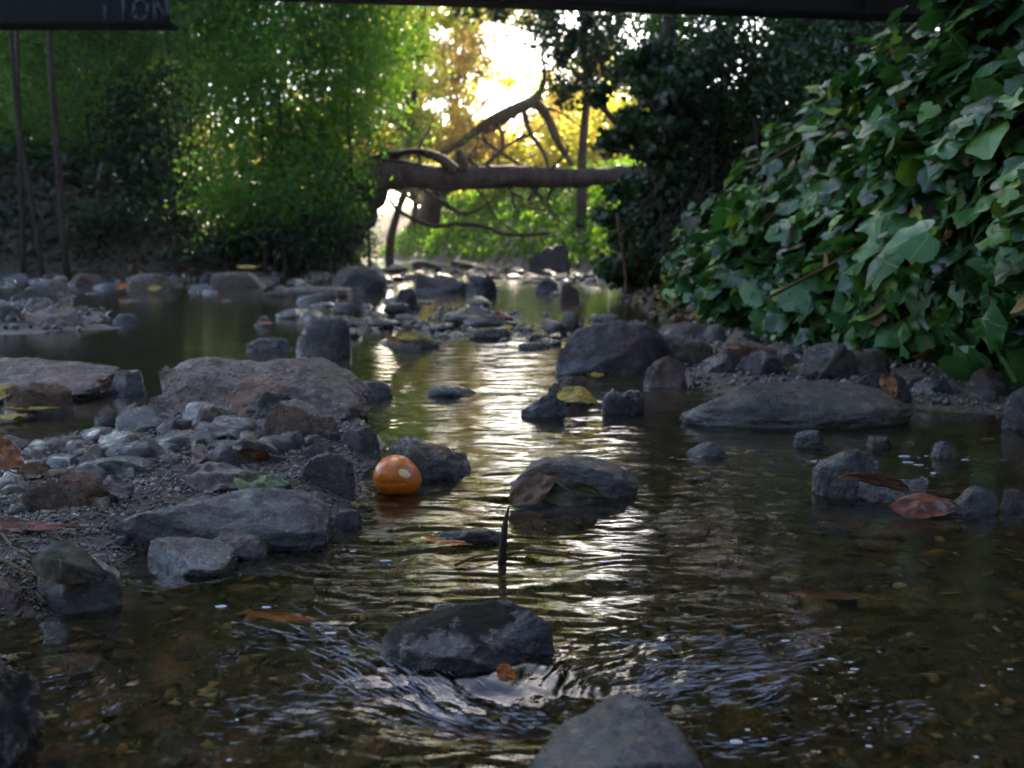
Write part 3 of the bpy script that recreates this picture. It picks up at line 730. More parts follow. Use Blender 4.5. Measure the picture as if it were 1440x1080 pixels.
# ------------------------------------------------------------------ left bank thicket
def shrub(px, D, top, wpx, n, mat, label, seed, stems=6, leaf=.055, name='shrub', low=330, bark='dark', cat='shrub', group=None, clump=.2, lean=0, per=60):
    bx = A(px, 350, D)[0]; bz = hz(bx, D)
    base = (bx, D, bz)
    rs = np.random.RandomState(seed)
    k = D / FPX
    topz = A(px, top, D)[2]; lowz = A(px, low, D)[2]
    limbs = []
    for i in range(stems):
        a = rs.uniform(-1, 1); x1 = bx + a * wpx * k * .75 + lean
        hz_ = topz - rs.uniform(.1, .9)
        limbs.append(([(bx + a * .55 * wpx * k, D + rs.uniform(-.15, .15), bz - .05), (bx + a * wpx * k * .6, D + rs.uniform(-.2, .2), bz + (hz_ - bz) * .35), (x1 * .8 + bx * .2, D + rs.uniform(-.4, .4), bz + (hz_ - bz) * .75), (x1, D + rs.uniform(-.5, .5), hz_)], [.022, .018, .013, .006]))
    cl = []
    nb = 6
    for i in range(nb):
        t = (i + .5) / nb
        cl.append((bx + rs.uniform(-.45, .45) * wpx * k + lean * t, D + rs.uniform(-.5, .5), lowz + (topz - lowz) * t, wpx * k * rs.uniform(.5, .75), .8, (topz - lowz) / nb * 1.0, n // nb))
    return tree(name, label, cat, base, limbs, cl, leaf, L_[mat], BK[bark], seed, group, clump, per, .42, .5, twig=2)

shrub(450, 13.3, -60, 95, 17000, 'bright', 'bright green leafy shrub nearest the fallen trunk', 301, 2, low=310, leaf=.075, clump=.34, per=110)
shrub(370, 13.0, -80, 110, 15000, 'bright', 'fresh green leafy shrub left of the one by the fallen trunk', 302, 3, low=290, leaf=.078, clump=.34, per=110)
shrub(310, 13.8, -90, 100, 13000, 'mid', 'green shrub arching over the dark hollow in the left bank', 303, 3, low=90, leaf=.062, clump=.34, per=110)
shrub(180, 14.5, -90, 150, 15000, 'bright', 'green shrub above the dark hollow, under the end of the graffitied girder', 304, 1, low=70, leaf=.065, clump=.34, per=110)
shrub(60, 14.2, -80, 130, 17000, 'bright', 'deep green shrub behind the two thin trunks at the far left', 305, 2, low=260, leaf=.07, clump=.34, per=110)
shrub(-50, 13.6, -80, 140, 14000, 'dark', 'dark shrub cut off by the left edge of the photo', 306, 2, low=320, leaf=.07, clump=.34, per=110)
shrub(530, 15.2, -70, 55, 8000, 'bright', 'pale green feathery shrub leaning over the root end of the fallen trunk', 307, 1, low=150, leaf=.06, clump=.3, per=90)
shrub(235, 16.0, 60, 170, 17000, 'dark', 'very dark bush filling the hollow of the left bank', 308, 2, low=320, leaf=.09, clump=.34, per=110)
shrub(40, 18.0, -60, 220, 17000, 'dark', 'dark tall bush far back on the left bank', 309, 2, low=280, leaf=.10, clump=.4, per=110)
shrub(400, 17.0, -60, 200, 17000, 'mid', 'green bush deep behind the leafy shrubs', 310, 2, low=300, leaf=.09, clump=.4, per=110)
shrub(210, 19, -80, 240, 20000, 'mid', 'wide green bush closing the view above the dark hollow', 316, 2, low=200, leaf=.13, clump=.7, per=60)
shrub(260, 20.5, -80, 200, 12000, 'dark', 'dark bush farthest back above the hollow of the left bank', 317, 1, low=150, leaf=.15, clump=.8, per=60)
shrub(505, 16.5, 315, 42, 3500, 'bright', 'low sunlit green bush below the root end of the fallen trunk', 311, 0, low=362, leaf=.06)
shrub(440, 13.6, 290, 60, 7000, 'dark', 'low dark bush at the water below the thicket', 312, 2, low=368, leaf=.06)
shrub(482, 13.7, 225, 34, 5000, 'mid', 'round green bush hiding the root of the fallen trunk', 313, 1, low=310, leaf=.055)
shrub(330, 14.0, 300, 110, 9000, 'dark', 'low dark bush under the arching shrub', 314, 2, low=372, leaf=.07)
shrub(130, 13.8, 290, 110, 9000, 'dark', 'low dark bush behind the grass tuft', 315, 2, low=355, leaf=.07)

# two thin trunks on the left bank
for (pp, D, r, lab, sd) in (([(92, 345), (80, 200), (70, 60), (64, -120)], 11.8, .045, 'slim upright brown trunk, right one of the trunks at the far left', 320),
                            ([(60, 345), (36, 230), (20, 120), (10, -120)], 12.2, .03, 'slim grey trunk leaning left at the far left', 321),
                            ([(30, 345), (28, 200), (24, 80), (26, -120)], 12.6, .035, 'dark straight trunk closest to the left edge', 322)):
    b = A(pp[0][0], pp[0][1], D); g0 = (b[0], D, hz(b[0], D) - .1)
    pts = [g0] + [A(x, y, D) for x, y in pp[1:]]
    top = pts[-1]
    tree('tree', lab, 'tree', g0, [(pts, [r, r * .9, r * .8, r * .6])], [(top[0], top[1], top[2] + 1.2, 1.6, 1.4, 1.0, 6000)], .09, L_['dark'], BK['dark'], sd, 'slim trees at the far left')

# undergrowth and litter on the left bank
def scatter_on_ground(name, n, x0, x1, y0, y1, leaf, mat, seed, kind='stuff', thick=.12, bias=(0, -.3, 1.2), clumpf=1.5, aspect=.6, cond=None):
    rs = np.random.RandomState(seed)
    x = rs.uniform(x0, x1, n * 2); y = rs.uniform(y0, y1, n * 2)
    m = (fbm(x * clumpf, y * clumpf, 0, 2, seed) + rs.uniform(-.6, .6, n * 2)) > -.15
    if cond is not None: m &= cond(x, y)
    x, y = x[m][:n], y[m][:n]
    z = height(x, y) + rs.rand(len(x)) ** 2 * thick * (.6 + .8 * rs.rand(len(x))) + .01
    P = np.stack([x, y, z], 1)
    V, F = leafcloud(P, leaf, rs, bias, aspect, .4)
    r = rs.rand(len(P))
    o = link(name, mesh_np(name, V, F, mat, False, np.concatenate([r, r])))
    return tag(o, None, None, None, kind)
onleft = lambda x, y: (np.interp(y, XL_Y, XL_X) - x) > .15
onleft2 = lambda x, y: (np.interp(y, XL_Y, XL_X) - x) > -.25
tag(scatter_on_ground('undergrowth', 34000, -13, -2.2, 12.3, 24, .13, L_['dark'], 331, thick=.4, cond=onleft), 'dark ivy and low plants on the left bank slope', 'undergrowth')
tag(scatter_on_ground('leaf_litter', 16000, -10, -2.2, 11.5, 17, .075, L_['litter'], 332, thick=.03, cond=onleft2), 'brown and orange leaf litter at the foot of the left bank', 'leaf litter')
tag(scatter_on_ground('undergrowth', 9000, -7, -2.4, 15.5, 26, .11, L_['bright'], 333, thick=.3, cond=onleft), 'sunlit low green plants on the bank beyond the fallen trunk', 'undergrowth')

# grass tuft
rs = np.random.RandomState(9)
gb = A(95, 372, 12.6); gz = hz(gb[0], 12.6)
Vs, Fs = [], []
for i in range(260):
    a = rs.uniform(0, 6.28); l_ = rs.uniform(.25, .5); d = np.array([math.cos(a) * .9 + .5, math.sin(a) * .5 - .3, 0]); b = np.array([rs.normal() * .06, rs.normal() * .05, 0])
    sd = np.array([-d[1], d[0], 0]) * .009
    prev = None
    for k in range(5):
        t = k / 4; c = b + d * l_ * t * .8 + np.array([0, 0, l_ * (1.3 * t - 1.25 * t * t)])
        w_ = (1 - t * .9)
        Vs += [c - sd * w_, c + sd * w_]
        if k: q = len(Vs); Fs.append([q - 4, q - 3, q - 1, q - 2])
o = link('grass_tuft', mesh_np('grass_tuft', np.array(Vs), np.array(Fs), L_['mid'], False, rs.rand(len(Fs))), loc=(gb[0], 12.6, gz))
tag(o, 'green grass tuft drooping over the stones of the left shore', 'grass tuft')

# ------------------------------------------------------------------ fallen trunk
root = empty('fallen_tree', A(500, 300, 14.6)); tag(root, 'fallen tree trunk lying across the creek as a natural bridge', 'fallen tree')
off = np.array(root.location)
D = 14.3
tubeobj('trunk', [tube([A(455, 330, 14.6), A(490, 285, 14.5), A(530, 252, D), A(570, 246, D), A(640, 252, D), A(720, 248, D), A(800, 251, D), A(870, 246, D + .2), A(940, 240, D + .6)], [.30, .26, .21, .18, .165, .15, .13, .125, .11], 20, .2, 4, 8)], BK['log'], root, off)
tubeobj('root_plate', [tube([A(470, 345, 14.7), A(500, 290, 14.6), A(535, 235, 14.5), A(550, 215, 14.4)], [.3, .36, .2, .04], 14, .3, 5, 6)] +
        [tube([A(530, 240, 14.4), A(560 + i * 12, 215 - i * 2, 14.2), A(600 + i * 8, 213 + i * 9, 14.1)], [.05, .035, .03], 7, .1, i) for i in range(2)], BK['dark'], root, off)
for pts, rr in ((([(640, 242), (622, 225), (590, 213), (545, 216)]), [.09, .075, .05, .03]), (([(652, 242), (650, 225), (645, 211)]), [.075, .065, .05]), (([(600, 236), (570, 228), (540, 225)]), [.035, .03, .02])):
    tubeobj('branch', [tube([A(x, y, D - .1) for x, y in pts], rr, 10, .15, 3)], BK['log'], root, off)
rs = np.random.RandomState(61)
for i in range(16):
    x, y = rs.uniform(560, 790), rs.uniform(236, 262); up = rs.choice([-1, 1]); l_ = rs.uniform(60, 130)
    pts = [(x, y)]
    for q in range(3): pts.append((pts[-1][0] + rs.uniform(-.6, .9) * l_ * .5, pts[-1][1] + up * rs.uniform(.1, .55) * l_ * .6))
    tubeobj('twig', [tube([A(a, b, D + .1 * k * rs.uniform(-1, 1)) for k, (a, b) in enumerate(pts)], [.03, .022, .015, .006], 6, .1, i)], BK['log'], root, off)
# curved limb rising behind the trunk, and hanging crooked limbs
root = empty('leaning_tree', A(665, 304, 26)); tag(root, 'tree with a long crooked limb arching above the fallen trunk', 'tree'); off = np.array(root.location)
def pxtube(pts, D, r0, r1, seg=8, dd=0):
    n = len(pts)
    return tube([A(x, y, D + dd * i / n) for i, (x, y) in enumerate(pts)], list(np.linspace(r0, r1, n)), seg, .14, int(pts[0][0]))
tubeobj('trunk', [tube([A(x, y, 26 - i * .5) for i, (x, y) in enumerate([(600, 312), (618, 262), (650, 225), (690, 178), (722, 158), (752, 140), (766, 110), (762, 70), (772, 30)])], [.30, .27, .22, .17, .13, .10, .05, .035, .02], 12, .3, 5, 5)], BK['grey'], root, off)
tubeobj('limb', [pxtube([(620, 216), (650, 200), (685, 172), (720, 155), (752, 143)], 22.5, .07, .13, 10)], BK['grey'], root, off)
tubeobj('limb', [pxtube([(752, 143), (770, 165), (785, 200), (800, 225), (815, 250)], 22.8, .13, .04, 8)], BK['grey'], root, off)
tubeobj('limb', [pxtube([(735, 150), (745, 185), (765, 215), (775, 250), (790, 290)], 22.8, .07, .02, 7)], BK['grey'], root, off)
tubeobj('limb', [pxtube([(700, 172), (708, 200), (700, 225), (715, 262)], 22.8, .05, .02, 7), pxtube([(760, 150), (790, 160), (830, 190)], 22.8, .04, .015, 6), pxtube([(655, 220), (672, 232), (700, 235), (730, 250)], 22.8, .05, .02, 6)], BK['grey'], root, off)
tubeobj('limb', [pxtube([(690, 168), (680, 195), (705, 215), (730, 232), (745, 262)], 22.8, .06, .03, 7)], BK['grey'], root, off)
P = blobs([E(690, 0, 25, 60, 22, 700, 1), E(735, 160, 26, 60, 30, 1000, 1), E(775, 90, 25, 35, 50, 500, 1), E(600, 140, 26, 45, 60, 1800, 1.2), E(650, 60, 26, 34, 45, 800, 1)], np.random.RandomState(4), .2, 50)
V, F = leafcloud(P, .1, np.random.RandomState(4)); link('crown', mesh_np('crown', V - off, F, L_['rust'], False, np.random.RandomState(3).rand(len(F))), root)

for i, (pts, D, r0, r1, lab) in enumerate((
    ([(548, 280), (556, 292), (575, 305), (610, 318), (645, 315), (680, 318), (705, 328), (735, 330), (770, 328)], 15.5, .03, .035, 'long wavy bare branch hanging below the fallen trunk'),
    ([(612, 262), (625, 285), (650, 300), (672, 295), (700, 275)], 15.2, .05, .015, 'short curved bare branch under the middle of the fallen trunk'),
    ([(720, 262), (722, 285), (728, 300)], 15.0, .03, .012, 'stubby bare branch hanging under the right half of the trunk'),
    ([(748, 262), (760, 282), (775, 300)], 15.0, .022, .010, 'thin bare branch right of the stubby one'))):
    o = tubeobj('bare_branch', [pxtube(pts, D, r0, r1, 7)], BK['log']); tag(o, lab, 'branch')

# trees beyond the trunk
def fartree(pts, D, r, cl, mat, lab, seed, leaf=.13, bark='grey', **k):
    g0 = A(pts[0][0], pts[0][1], D); g0 = (g0[0], D, min(g0[2], hz(g0[0], D)) - .1)
    P = [g0] + [A(x, y, D) for x, y in pts]
    n = len(P)
    return tree('tree', lab, 'tree', g0, [(P, list(np.linspace(r, r * .55, n)))], cl, leaf, L_[mat], BK[bark], seed, **k)
fartree([(548, 345), (553, 320), (562, 290), (570, 262), (577, 180), (590, 80), (600, -40)], 21, .10, [E(560, 110, 21, 60, 70, 2600, 1.2), E(575, 170, 21.5, 35, 40, 1300, 1.2), E(580, 20, 21, 70, 60, 2600, 1.3)], 'yellow', 'leaning sunlit trunk with pale yellow-green leaves, left beyond the fallen trunk', 340)
fartree([(575, 330), (585, 285), (590, 150), (600, 40), (610, -60)], 31, .12, [E(620, 80, 24, 60, 70, 2200, 1.5), E(660, 195, 24, 70, 35, 1800, 1.5), E(560, 40, 24, 70, 70, 2200, 1.4), E(520, 150, 24, 60, 90, 2200, 1.4)], 'rust', 'thick-trunked tree with rusty backlit leaves, far behind the broken stub', 341)
fartree([(818, 260), (820, 200), (826, 120), (822, 60), (830, -60)], 16.5, .09, [E(795, 110, 16.5, 28, 55, 800, .8), E(700, 15, 17, 60, 14, 500, .8), E(810, 45, 16.5, 60, 45, 1700, 1.2), E(870, 60, 16.2, 50, 55, 1900, 1.2), E(905, 110, 16, 40, 50, 1200, 1.), E(765, 15, 16.5, 40, 22, 450, 1.)], 'dark', 'slender dark trunk with silhouetted leaves against the sky, right of the sky gap', 342, leaf=.1)
fartree([(700, 300), (705, 250), (712, 215), (740, 190)], 27, .16, [E(700, 235, 27, 110, 28, 4200, 1.8), E(820, 215, 27, 90, 35, 3600, 1.8)], 'yellow', 'low glowing yellow bushy tree right behind the fallen trunk', 343)
fartree([(790, 300), (795, 240), (790, 180), (800, 120)], 29, .09, [E(800, 150, 29, 70, 40, 2000, 1.5), E(760, 195, 29, 55, 22, 1600, 1.5), E(850, 110, 29, 50, 45, 1500, 1.5)], 'yellow', 'thin yellow-leaved tree filling the light right of the arching limb', 347, leaf=.15)
fartree([(655, 300), (650, 240), (645, 180), (640, 60), (650, -60)], 30, .09, [E(640, 100, 30, 35, 60, 1300, 1.5), E(655, 185, 30, 50, 30, 1500, 1.5), E(670, 15, 30, 60, 30, 1500, 1.5), E(760, 0, 30, 60, 30, 1300, 1.5), E(700, -70, 30, 130, 45, 7500, 2), E(700, -130, 30, 150, 40, 7000, 2), E(705, 110, 30, 60, 55, 900, 1.5)], 'yellow', 'thin yellow-leaved tree edging the left of the sky gap', 348, leaf=.15)
fartree([(840, 290), (850, 230), (870, 170)], 24, .15, [E(860, 190, 24, 60, 50, 3200, 1.5), E(800, 170, 26, 60, 30, 1500, 1.5), E(900, 150, 23, 45, 60, 2400, 1.5)], 'yellow', 'glowing yellow tree at the right end of the fallen trunk', 344)
fartree([(590, 320), (600, 280), (605, 240)], 33, .2, [E(600, 235, 33, 90, 45, 3200, 2), E(530, 205, 33, 60, 30, 1600, 2)], 'yellow', 'distant yellow bushy tree seen below and above the left half of the trunk', 345, leaf=.18)
fartree([(470, 330), (470, 250), (460, 150)], 30, .2, [E(470, 200, 30, 90, 110, 4000, 2), E(500, 60, 30, 90, 80, 3500, 2)], 'yellow', 'distant yellow-green tree showing through the bright shrubs', 346, leaf=.18)

# tall trees whose crowns close over the creek and keep the sun off it
big = [(-9, 16, 10), (-5, 19.5, 10.5), (-1, 20, 11), (3.2, 19.5, 10.5), (7.5, 17, 10.5), (-2.2, 18.2, 6.9), (1.6, 18.4, 7.0), (5.4, 14.5, 6.6), (-3.5, 23, 14.5), (1.5, 23.5, 15), (6.5, 22.5, 14.5)]
BL = ['tall dark trunk behind the left thicket whose crown closes over the creek', 'tall trunk rising through the bright shrubs', 'tall tree left of the fallen trunk with its crown high above the photo',
      'tall tree on the right bank beyond the fallen trunk', 'tall tree far up the right bank behind the shrubs', 'tall tree whose low boughs hang over the fallen trunk from the left', 'tall tree whose low boughs hang over the fallen trunk from the right', 'bankside tree with low boughs behind the dark shrubs on the right', 'very tall tree beyond the left thicket', 'very tall tree on the right bank far beyond the fallen trunk', 'very tall tree farthest right behind the shrubs']
for i, (x, y, h) in enumerate(big):
    rs = np.random.RandomState(400 + i)
    bx = -9.5 - .5 * i if x < 0 else 5.4 + .6 * i
    z0 = hz(bx, y)
    lim = [([(bx, y, z0 - .2), (bx * .97 + rs.normal() * .1, y, z0 + 2.5), (bx * .9 + x * .1, y, z0 + 5), (bx * .4 + x * .6, y, h * .85), (x, y + rs.normal() * .3, h + 1)], [.24, .2, .17, .12, .06])]
    lo = h < 9
    cl = [(x + rs.uniform(-2.4, 2.4), y + rs.uniform(-1, 1), h + rs.uniform(-.5 if lo else -2.2, 1.6 if lo else 2.4), 2.0, 1.8, .8 if lo else 1.1, 2100) for k in range(9)]
    tree('tree', BL[i], 'tree', (bx, y, z0), lim, cl, .21, L_['mid' if i % 3 else 'bright'], BK['dark'], 400 + i, None, clump=.3, per=50)

# unseen trees added for shading the near water, leaving a strip of sky open
for i, (bx, y, x, h, lab) in enumerate(((6.5, 3.5, 3.4, 6.2, 'added unseen tree shading the near water from the right'),
                                        (6.8, 8.5, 3.2, 7.0, 'second added unseen tree on the right, shading the middle of the creek'),
                                        (6.6, -2.5, 2.8, 6.0, 'added unseen tree behind the ivy bank, its crown shading the near water'),
                                        (-8.2, 2.0, -4.4, 6.5, 'added unseen tree shading the near water from the left'),
                                        (-9.2, 8.0, -4.8, 7.2, 'added unseen tree at the left bank shading the left pool'),
                                        (-6.5, -4.5, -1.2, 6.2, 'added unseen tree on the slope closing the sky behind the near water'))):
    rs = np.random.RandomState(480 + i)
    z0 = hz(bx, y)
    lim = [([(bx, y, z0 - .2), (bx * .98, y, z0 + 1.5), (bx * .8 + x * .2, y, h * .75), (x, y, h + .6)], [.22, .19, .13, .05])]
    cl = [(x + rs.uniform(-1.7, 1.7), y + rs.uniform(-2.4, 2.4), h + rs.uniform(-.4, 1.6), 1.5, 1.7, .8, 1300) for k in range(8)]
    tree('tree', lab, 'tree', (bx, y, z0), lim, cl, .24, L_['mid'], BK['dark'], 480 + i, None, clump=.3, per=45)

# a line of far trees
for i, (x, y, h, m_) in enumerate([(-30, 42, 9, 'mid'), (-22, 40, 8, 'yellow'), (-17, 46, 9, 'yellow'), (-13, 50, 6.5, 'yellow'), (-3, 52, 6, 'yellow'), (4, 50, 5.5, 'yellow'), (9, 44, 6, 'yellow'), (16, 44, 9, 'mid'), (24, 40, 10, 'mid'), (-14, 33, 6, 'mid'), (12, 33, 8, 'mid')]):
    rs = np.random.RandomState(450 + i)
    z0 = hz(x, y)
    lim = [([(x, y, z0 - .3), (x + rs.normal() * .3, y, h * .4), (x, y, h * .75)], [.25, .18, .08])]
    cl = [(x + rs.uniform(-2.5, 2.5), y + rs.uniform(-1.5, 1.5), h * rs.uniform(.35, .95), 2.4, 2, 1.5, 1300) for k in range(6)]
    tree('tree', 'distant sunlit tree of the row beyond the creek', 'tree', (x, y, z0), lim, cl, .28, L_[m_], BK['grey'], 450 + i, 'distant trees beyond the creek', clump=.3)

# ------------------------------------------------------------------ right bank
IVC = [  # column: list of (px, py, D) from the foot upward
    [(930, 452, 6.1), (940, 425, 6.1), (950, 400, 6.2), (965, 375, 6.4)],
    [(985, 462, 4.9), (985, 410, 4.9), (995, 350, 5.1), (1020, 285, 5.5)],
    [(1062, 480, 4.1), (1050, 400, 4.0), (1070, 300, 4.2), (1105, 200, 4.7)],
    [(1150, 495, 3.5), (1150, 390, 3.35), (1170, 260, 3.5), (1215, 125, 3.9)],
    [(1265, 505, 3.05), (1255, 380, 2.8), (1280, 200, 2.9), (1325, 15, 3.3)],
    [(1395, 515, 2.75), (1385, 390, 2.35), (1410, 170, 2.45), (1450, -110, 2.9)],
    [(1540, 540, 2.45), (1530, 380, 2.0), (1570, 110, 2.1), (1610, -260, 2.5)],
    [(1800, 640, 2.0), (1800, 400, 1.7), (1850, 60, 1.8), (1900, -420, 2.2)]]
CP3 = np.array([[A(*p) for p in c] for c in IVC])   # (8,4,3)
def patch(u, v):
    """u 0..7 along the bank, v 0..3 up it"""
    u = np.clip(u, 0, 6.999); v = np.clip(v, 0, 2.999)
    i, j = u.astype(int), v.astype(int); fu, fv = (u - i)[:, None], (v - j)[:, None]
    su, sv = fu, fv
    return (CP3[i, j] * (1 - su) * (1 - sv) + CP3[i + 1, j] * su * (1 - sv) + CP3[i, j + 1] * (1 - su) * sv + CP3[i + 1, j + 1] * su * sv)
def patchn(u, v):
    e = .02
    a = patch(u + e, v) - patch(u - e, v); b = patch(u, v + e) - patch(u, v - e)
    n = np.cross(b, a); n /= np.linalg.norm(n, axis=1)[:, None] + 1e-9
    n *= np.sign((n * np.array([-.6, -.7, .4])).sum(1))[:, None]
    return n
# the earth under the ivy
uu, vv = np.meshgrid(np.linspace(0, 7, 120), np.linspace(0, 3, 60))
Pm = patch(uu.ravel(), vv.ravel()); Nm = patchn(uu.ravel(), vv.ravel())
Pm = Pm - Nm * (.10 + .05 * fbm(Pm[:, 0] * 4, Pm[:, 1] * 4, Pm[:, 2] * 4, 3, 3))[:, None]
Pm = Pm.reshape(60, 120, 3)
top = Pm[-1].copy(); back1 = top + np.array([.5, .5, .1]); back2 = top + np.array([2.5, 1.2, .2]); back3 = np.stack([top[:, 0] + 3, top[:, 1] + 1.5, top[:, 2] * 0 - .3], -1)
Pm = np.concatenate([Pm, back1[None], back2[None], back3[None]])
o = link('bank', mesh_np('bank', Pm.reshape(-1, 3), grid_faces(*Pm.shape[:2]), M['ground'])); tag(o, kind='structure')

IVO = np.array([(0, 0), (.2, -.14), (.44, -.10), (.60, .10), (.55, .28), (.55, .50), (.33, .66), (0, .94), (-.33, .66), (-.55, .50), (-.55, .28), (-.60, .10), (-.44, -.10), (-.2, -.14)])
_o = IVO; _q = []
for _i in range(len(_o)):
    a_, b_, c_, d_ = _o[_i - 1], _o[_i], _o[(_i + 1) % len(_o)], _o[(_i + 2) % len(_o)]
    _q.append(b_); _q.append(-.0625 * a_ + .5625 * b_ + .5625 * c_ - .0625 * d_)
IVO = np.array(_q)
def ivyleaves(P, N, size, rs, hang=.8):
    n = len(P); k = len(IVO)
    N = N + rs.normal(size=(n, 3)) * .7; N[:, 2] += .95; N /= np.linalg.norm(N, axis=1)[:, None]
    d = np.array([-.35, -.3, -hang]) + rs.normal(size=(n, 3)) * .55
    d -= (d * N).sum(1)[:, None] * N; d /= np.linalg.norm(d, axis=1)[:, None]
    s = np.cross(d, N)
    O = IVO[None] * (1 + .13 * np.repeat(rs.uniform(-1, 1, (n, k // 2, 1)), 2, 1))
    lob = rs.uniform(.72, 1.15, n)[:, None]
    x = O[..., 0] * lob; y = O[..., 1]
    fold = rs.uniform(-.15, .45, n)[:, None]; curl = rs.uniform(-.1, .65, n)[:, None]
    z = -curl * (y - .35) ** 2 - fold * np.abs(x) * .55 + .07 * np.sin(x * rs.uniform(3, 7, (n, 1)) + y * rs.uniform(2, 6, (n, 1)) + rs.uniform(0, 6, (n, 1)))
    cx = np.zeros((n, 1)); cy = np.full((n, 1), .36); cz = np.full((n, 1), .02)
    x = np.concatenate([cx, x], 1); y = np.concatenate([cy, y], 1); z = np.concatenate([cz, z], 1)
    V = P[:, None] + size[:, None, None] * (x[..., None] * s[:, None] + (y - .35)[..., None] * d[:, None] + z[..., None] * N[:, None])
    a = np.arange(k)
    F0 = np.stack([np.zeros(k, int), a + 1, (a + 1) % k + 1], 1)
    F = (F0[None] + (np.arange(n) * (k + 1))[:, None, None]).reshape(-1, 3)
    global LUV
    LUV = np.stack([x, y, x * 0], -1).reshape(-1, 3).astype(np.float32)
    return V.reshape(-1, 3), F, k
rs = np.random.RandomState(77)
n = 7600
u = 7 * rs.rand(n) ** .95; v = 3 * rs.rand(n)
P = patch(u, v); N = patchn(u, v)
# lumps: the ivy hangs in overlapping swags
lump = .17 * fbm(P[:, 0] * 3.2, P[:, 1] * 3.2, P[:, 2] * 3.2, 3, 13)
dep = rs.rand(n) ** 1.1 * .2
P = P + N * (lump + .03 - dep)[:, None] + rs.normal(size=(n, 3)) * .012
size = (.035 + .085 * rs.rand(n) ** 1.2) * np.interp(u, [0, 2, 5], [.95, 1, 1.05])
V, F, k = ivyleaves(P, N, size, rs)
r = np.repeat(np.clip(rs.rand(n) ** 1.2 * .9 + .25 * fbm(P[:, 0] * 2, P[:, 1] * 2, P[:, 2] * 2, 2, 31) + .05, 0, 1), k)
nb = 14
ub = rs.uniform(4.1, 5.9, nb); vb = rs.uniform(.0, 1.3, nb)
Pb = patch(ub, vb) + patchn(ub, vb) * rs.uniform(.10, .2, nb)[:, None]
L0 = LUV
V2, F2, _ = ivyleaves(Pb, patchn(ub, vb), rs.uniform(.085, .125, nb), rs)
F = np.concatenate([F, F2 + len(V)]); V = np.concatenate([V, V2]); LUV = np.concatenate([L0, LUV]); r = np.concatenate([r, np.repeat(rs.uniform(.1, .7, nb), k)])
im = mesh_np('ivy', V, F, L_['ivy'], True, r); at = im.attributes.new('luv', 'FLOAT_VECTOR', 'POINT'); at.data.foreach_set('vector', LUV.ravel())
ivy = link('ivy', im); tag(ivy, 'large-leaved green ivy hanging thickly down the right bank', 'ivy', None, 'stuff')
# dead leaves caught in the ivy
n = 26
u = 1 + 5.5 * rs.rand(n); v = 3 * rs.rand(n)
P = patch(u, v) + patchn(u, v) * .06
V, F, k = ivyleaves(P, patchn(u, v), rs.uniform(.04, .07, n), rs)
o = link('dead_leaves', mesh_np('dead_leaves', V, F, L_['litter'], True, np.repeat(rs.uniform(.5, .95, n), k))); tag(o, 'dry brown leaves caught among the ivy', 'dead leaves', None, 'stuff')
# stems through the ivy
for (pts, D, r_, lab) in (([(1082, 418), (1130, 392), (1175, 368), (1212, 340)], 3.1, .006, 'thin bare brown runner slanting up across the ivy'),
                          ([(1130, 200), (1088, 222), (1058, 238)], 4.0, .006, 'thin brown runner near the top left of the ivy'),
                          ([(1370, 515), (1410, 512), (1445, 500)], 2.5, .004, 'fine red-brown runner under the ivy at the right edge'),
                          ([(868, 300), (880, 390), (878, 425), (886, 448)], 7.0, .012, 'thin pale dead stem at the dark foot of the right bank')):
    o = tubeobj('bramble_stem', [pxtube(pts, D, r_, r_ * .6, 6)], BK['twig']); tag(o, lab, 'stem')

# ivy-clad stump and dark shrubs behind
def ivymass(name, cl, leafs, n_, mat, seed, label, cat, limbs, base, per=50, clump=.13):
    return tree(name, label, cat, base, limbs, cl, leafs, L_[mat], BK['dark'], seed, None, clump, per, .8, .6, (-.5, -.6, .4), 5)
b = A(905, 420, 7.6); b = (b[0], 7.6, hz(b[0], 7.6) - .05)
tree('ivy_clad_tree', 'dark trunk smothered in ivy at the right end of the far pool', 'tree', b,
     [([b, A(915, 330, 7.7), A(925, 220, 7.8), A(935, 100, 7.9), A(950, -60, 8)], [.12, .10, .08, .06, .04])],
     [E(905, 375, 7.5, 38, 45, 2600, .25), E(915, 290, 7.6, 38, 50, 2600, .25), E(930, 205, 7.7, 32, 50, 2200, .25), E(950, 130, 7.8, 40, 50, 1800, .3), E(893, 170, 7.8, 22, 30, 700, .15), E(880, 350, 7.6, 22, 16, 500, .15), E(905, 95, 8, 28, 30, 900, .2), E(874, 262, 7.7, 16, 14, 300, .1), E(856, 205, 7.8, 20, 16, 350, .12), E(862, 305, 7.7, 14, 12, 220, .1), E(866, 385, 7.4, 18, 16, 400, .12), E(840, 130, 8, 18, 14, 240, .12)], .065, L_['dark'], BK['dark'], 501, clump=.12, aspect=.8, twig=3)
for i, (px, D, top, w, n, m_, lab) in enumerate((
    (1000, 8.3, 40, 75, 11000, 'dark', 'dark leafy shrub behind the ivy-smothered trunk'),
    (1100, 7.6, 30, 80, 12000, 'dark', 'dark shrub filling the gap above the ivy bank'),
    (1200, 6.8, 0, 80, 12000, 'dark', 'dark shrub high on the bank under the girder'),
    (960, 10.5, -60, 60, 8000, 'mid', 'tall green shrub rising to the girder right of the sky gap'),
    (1080, 10.5, -80, 100, 12000, 'mid', 'tall dull green tree-like shrub far up the right bank'),
    (1230, 9.5, -80, 110, 11000, 'mid', 'olive shrub showing just under the girder towards the right'))):
    bx = A(px, 350, D)[0]
    shrub(px, D, top, w, n, m_, lab, 520 + i, 5, leaf=.065, low=[400, 380, 300, 200, 300, 250][i])
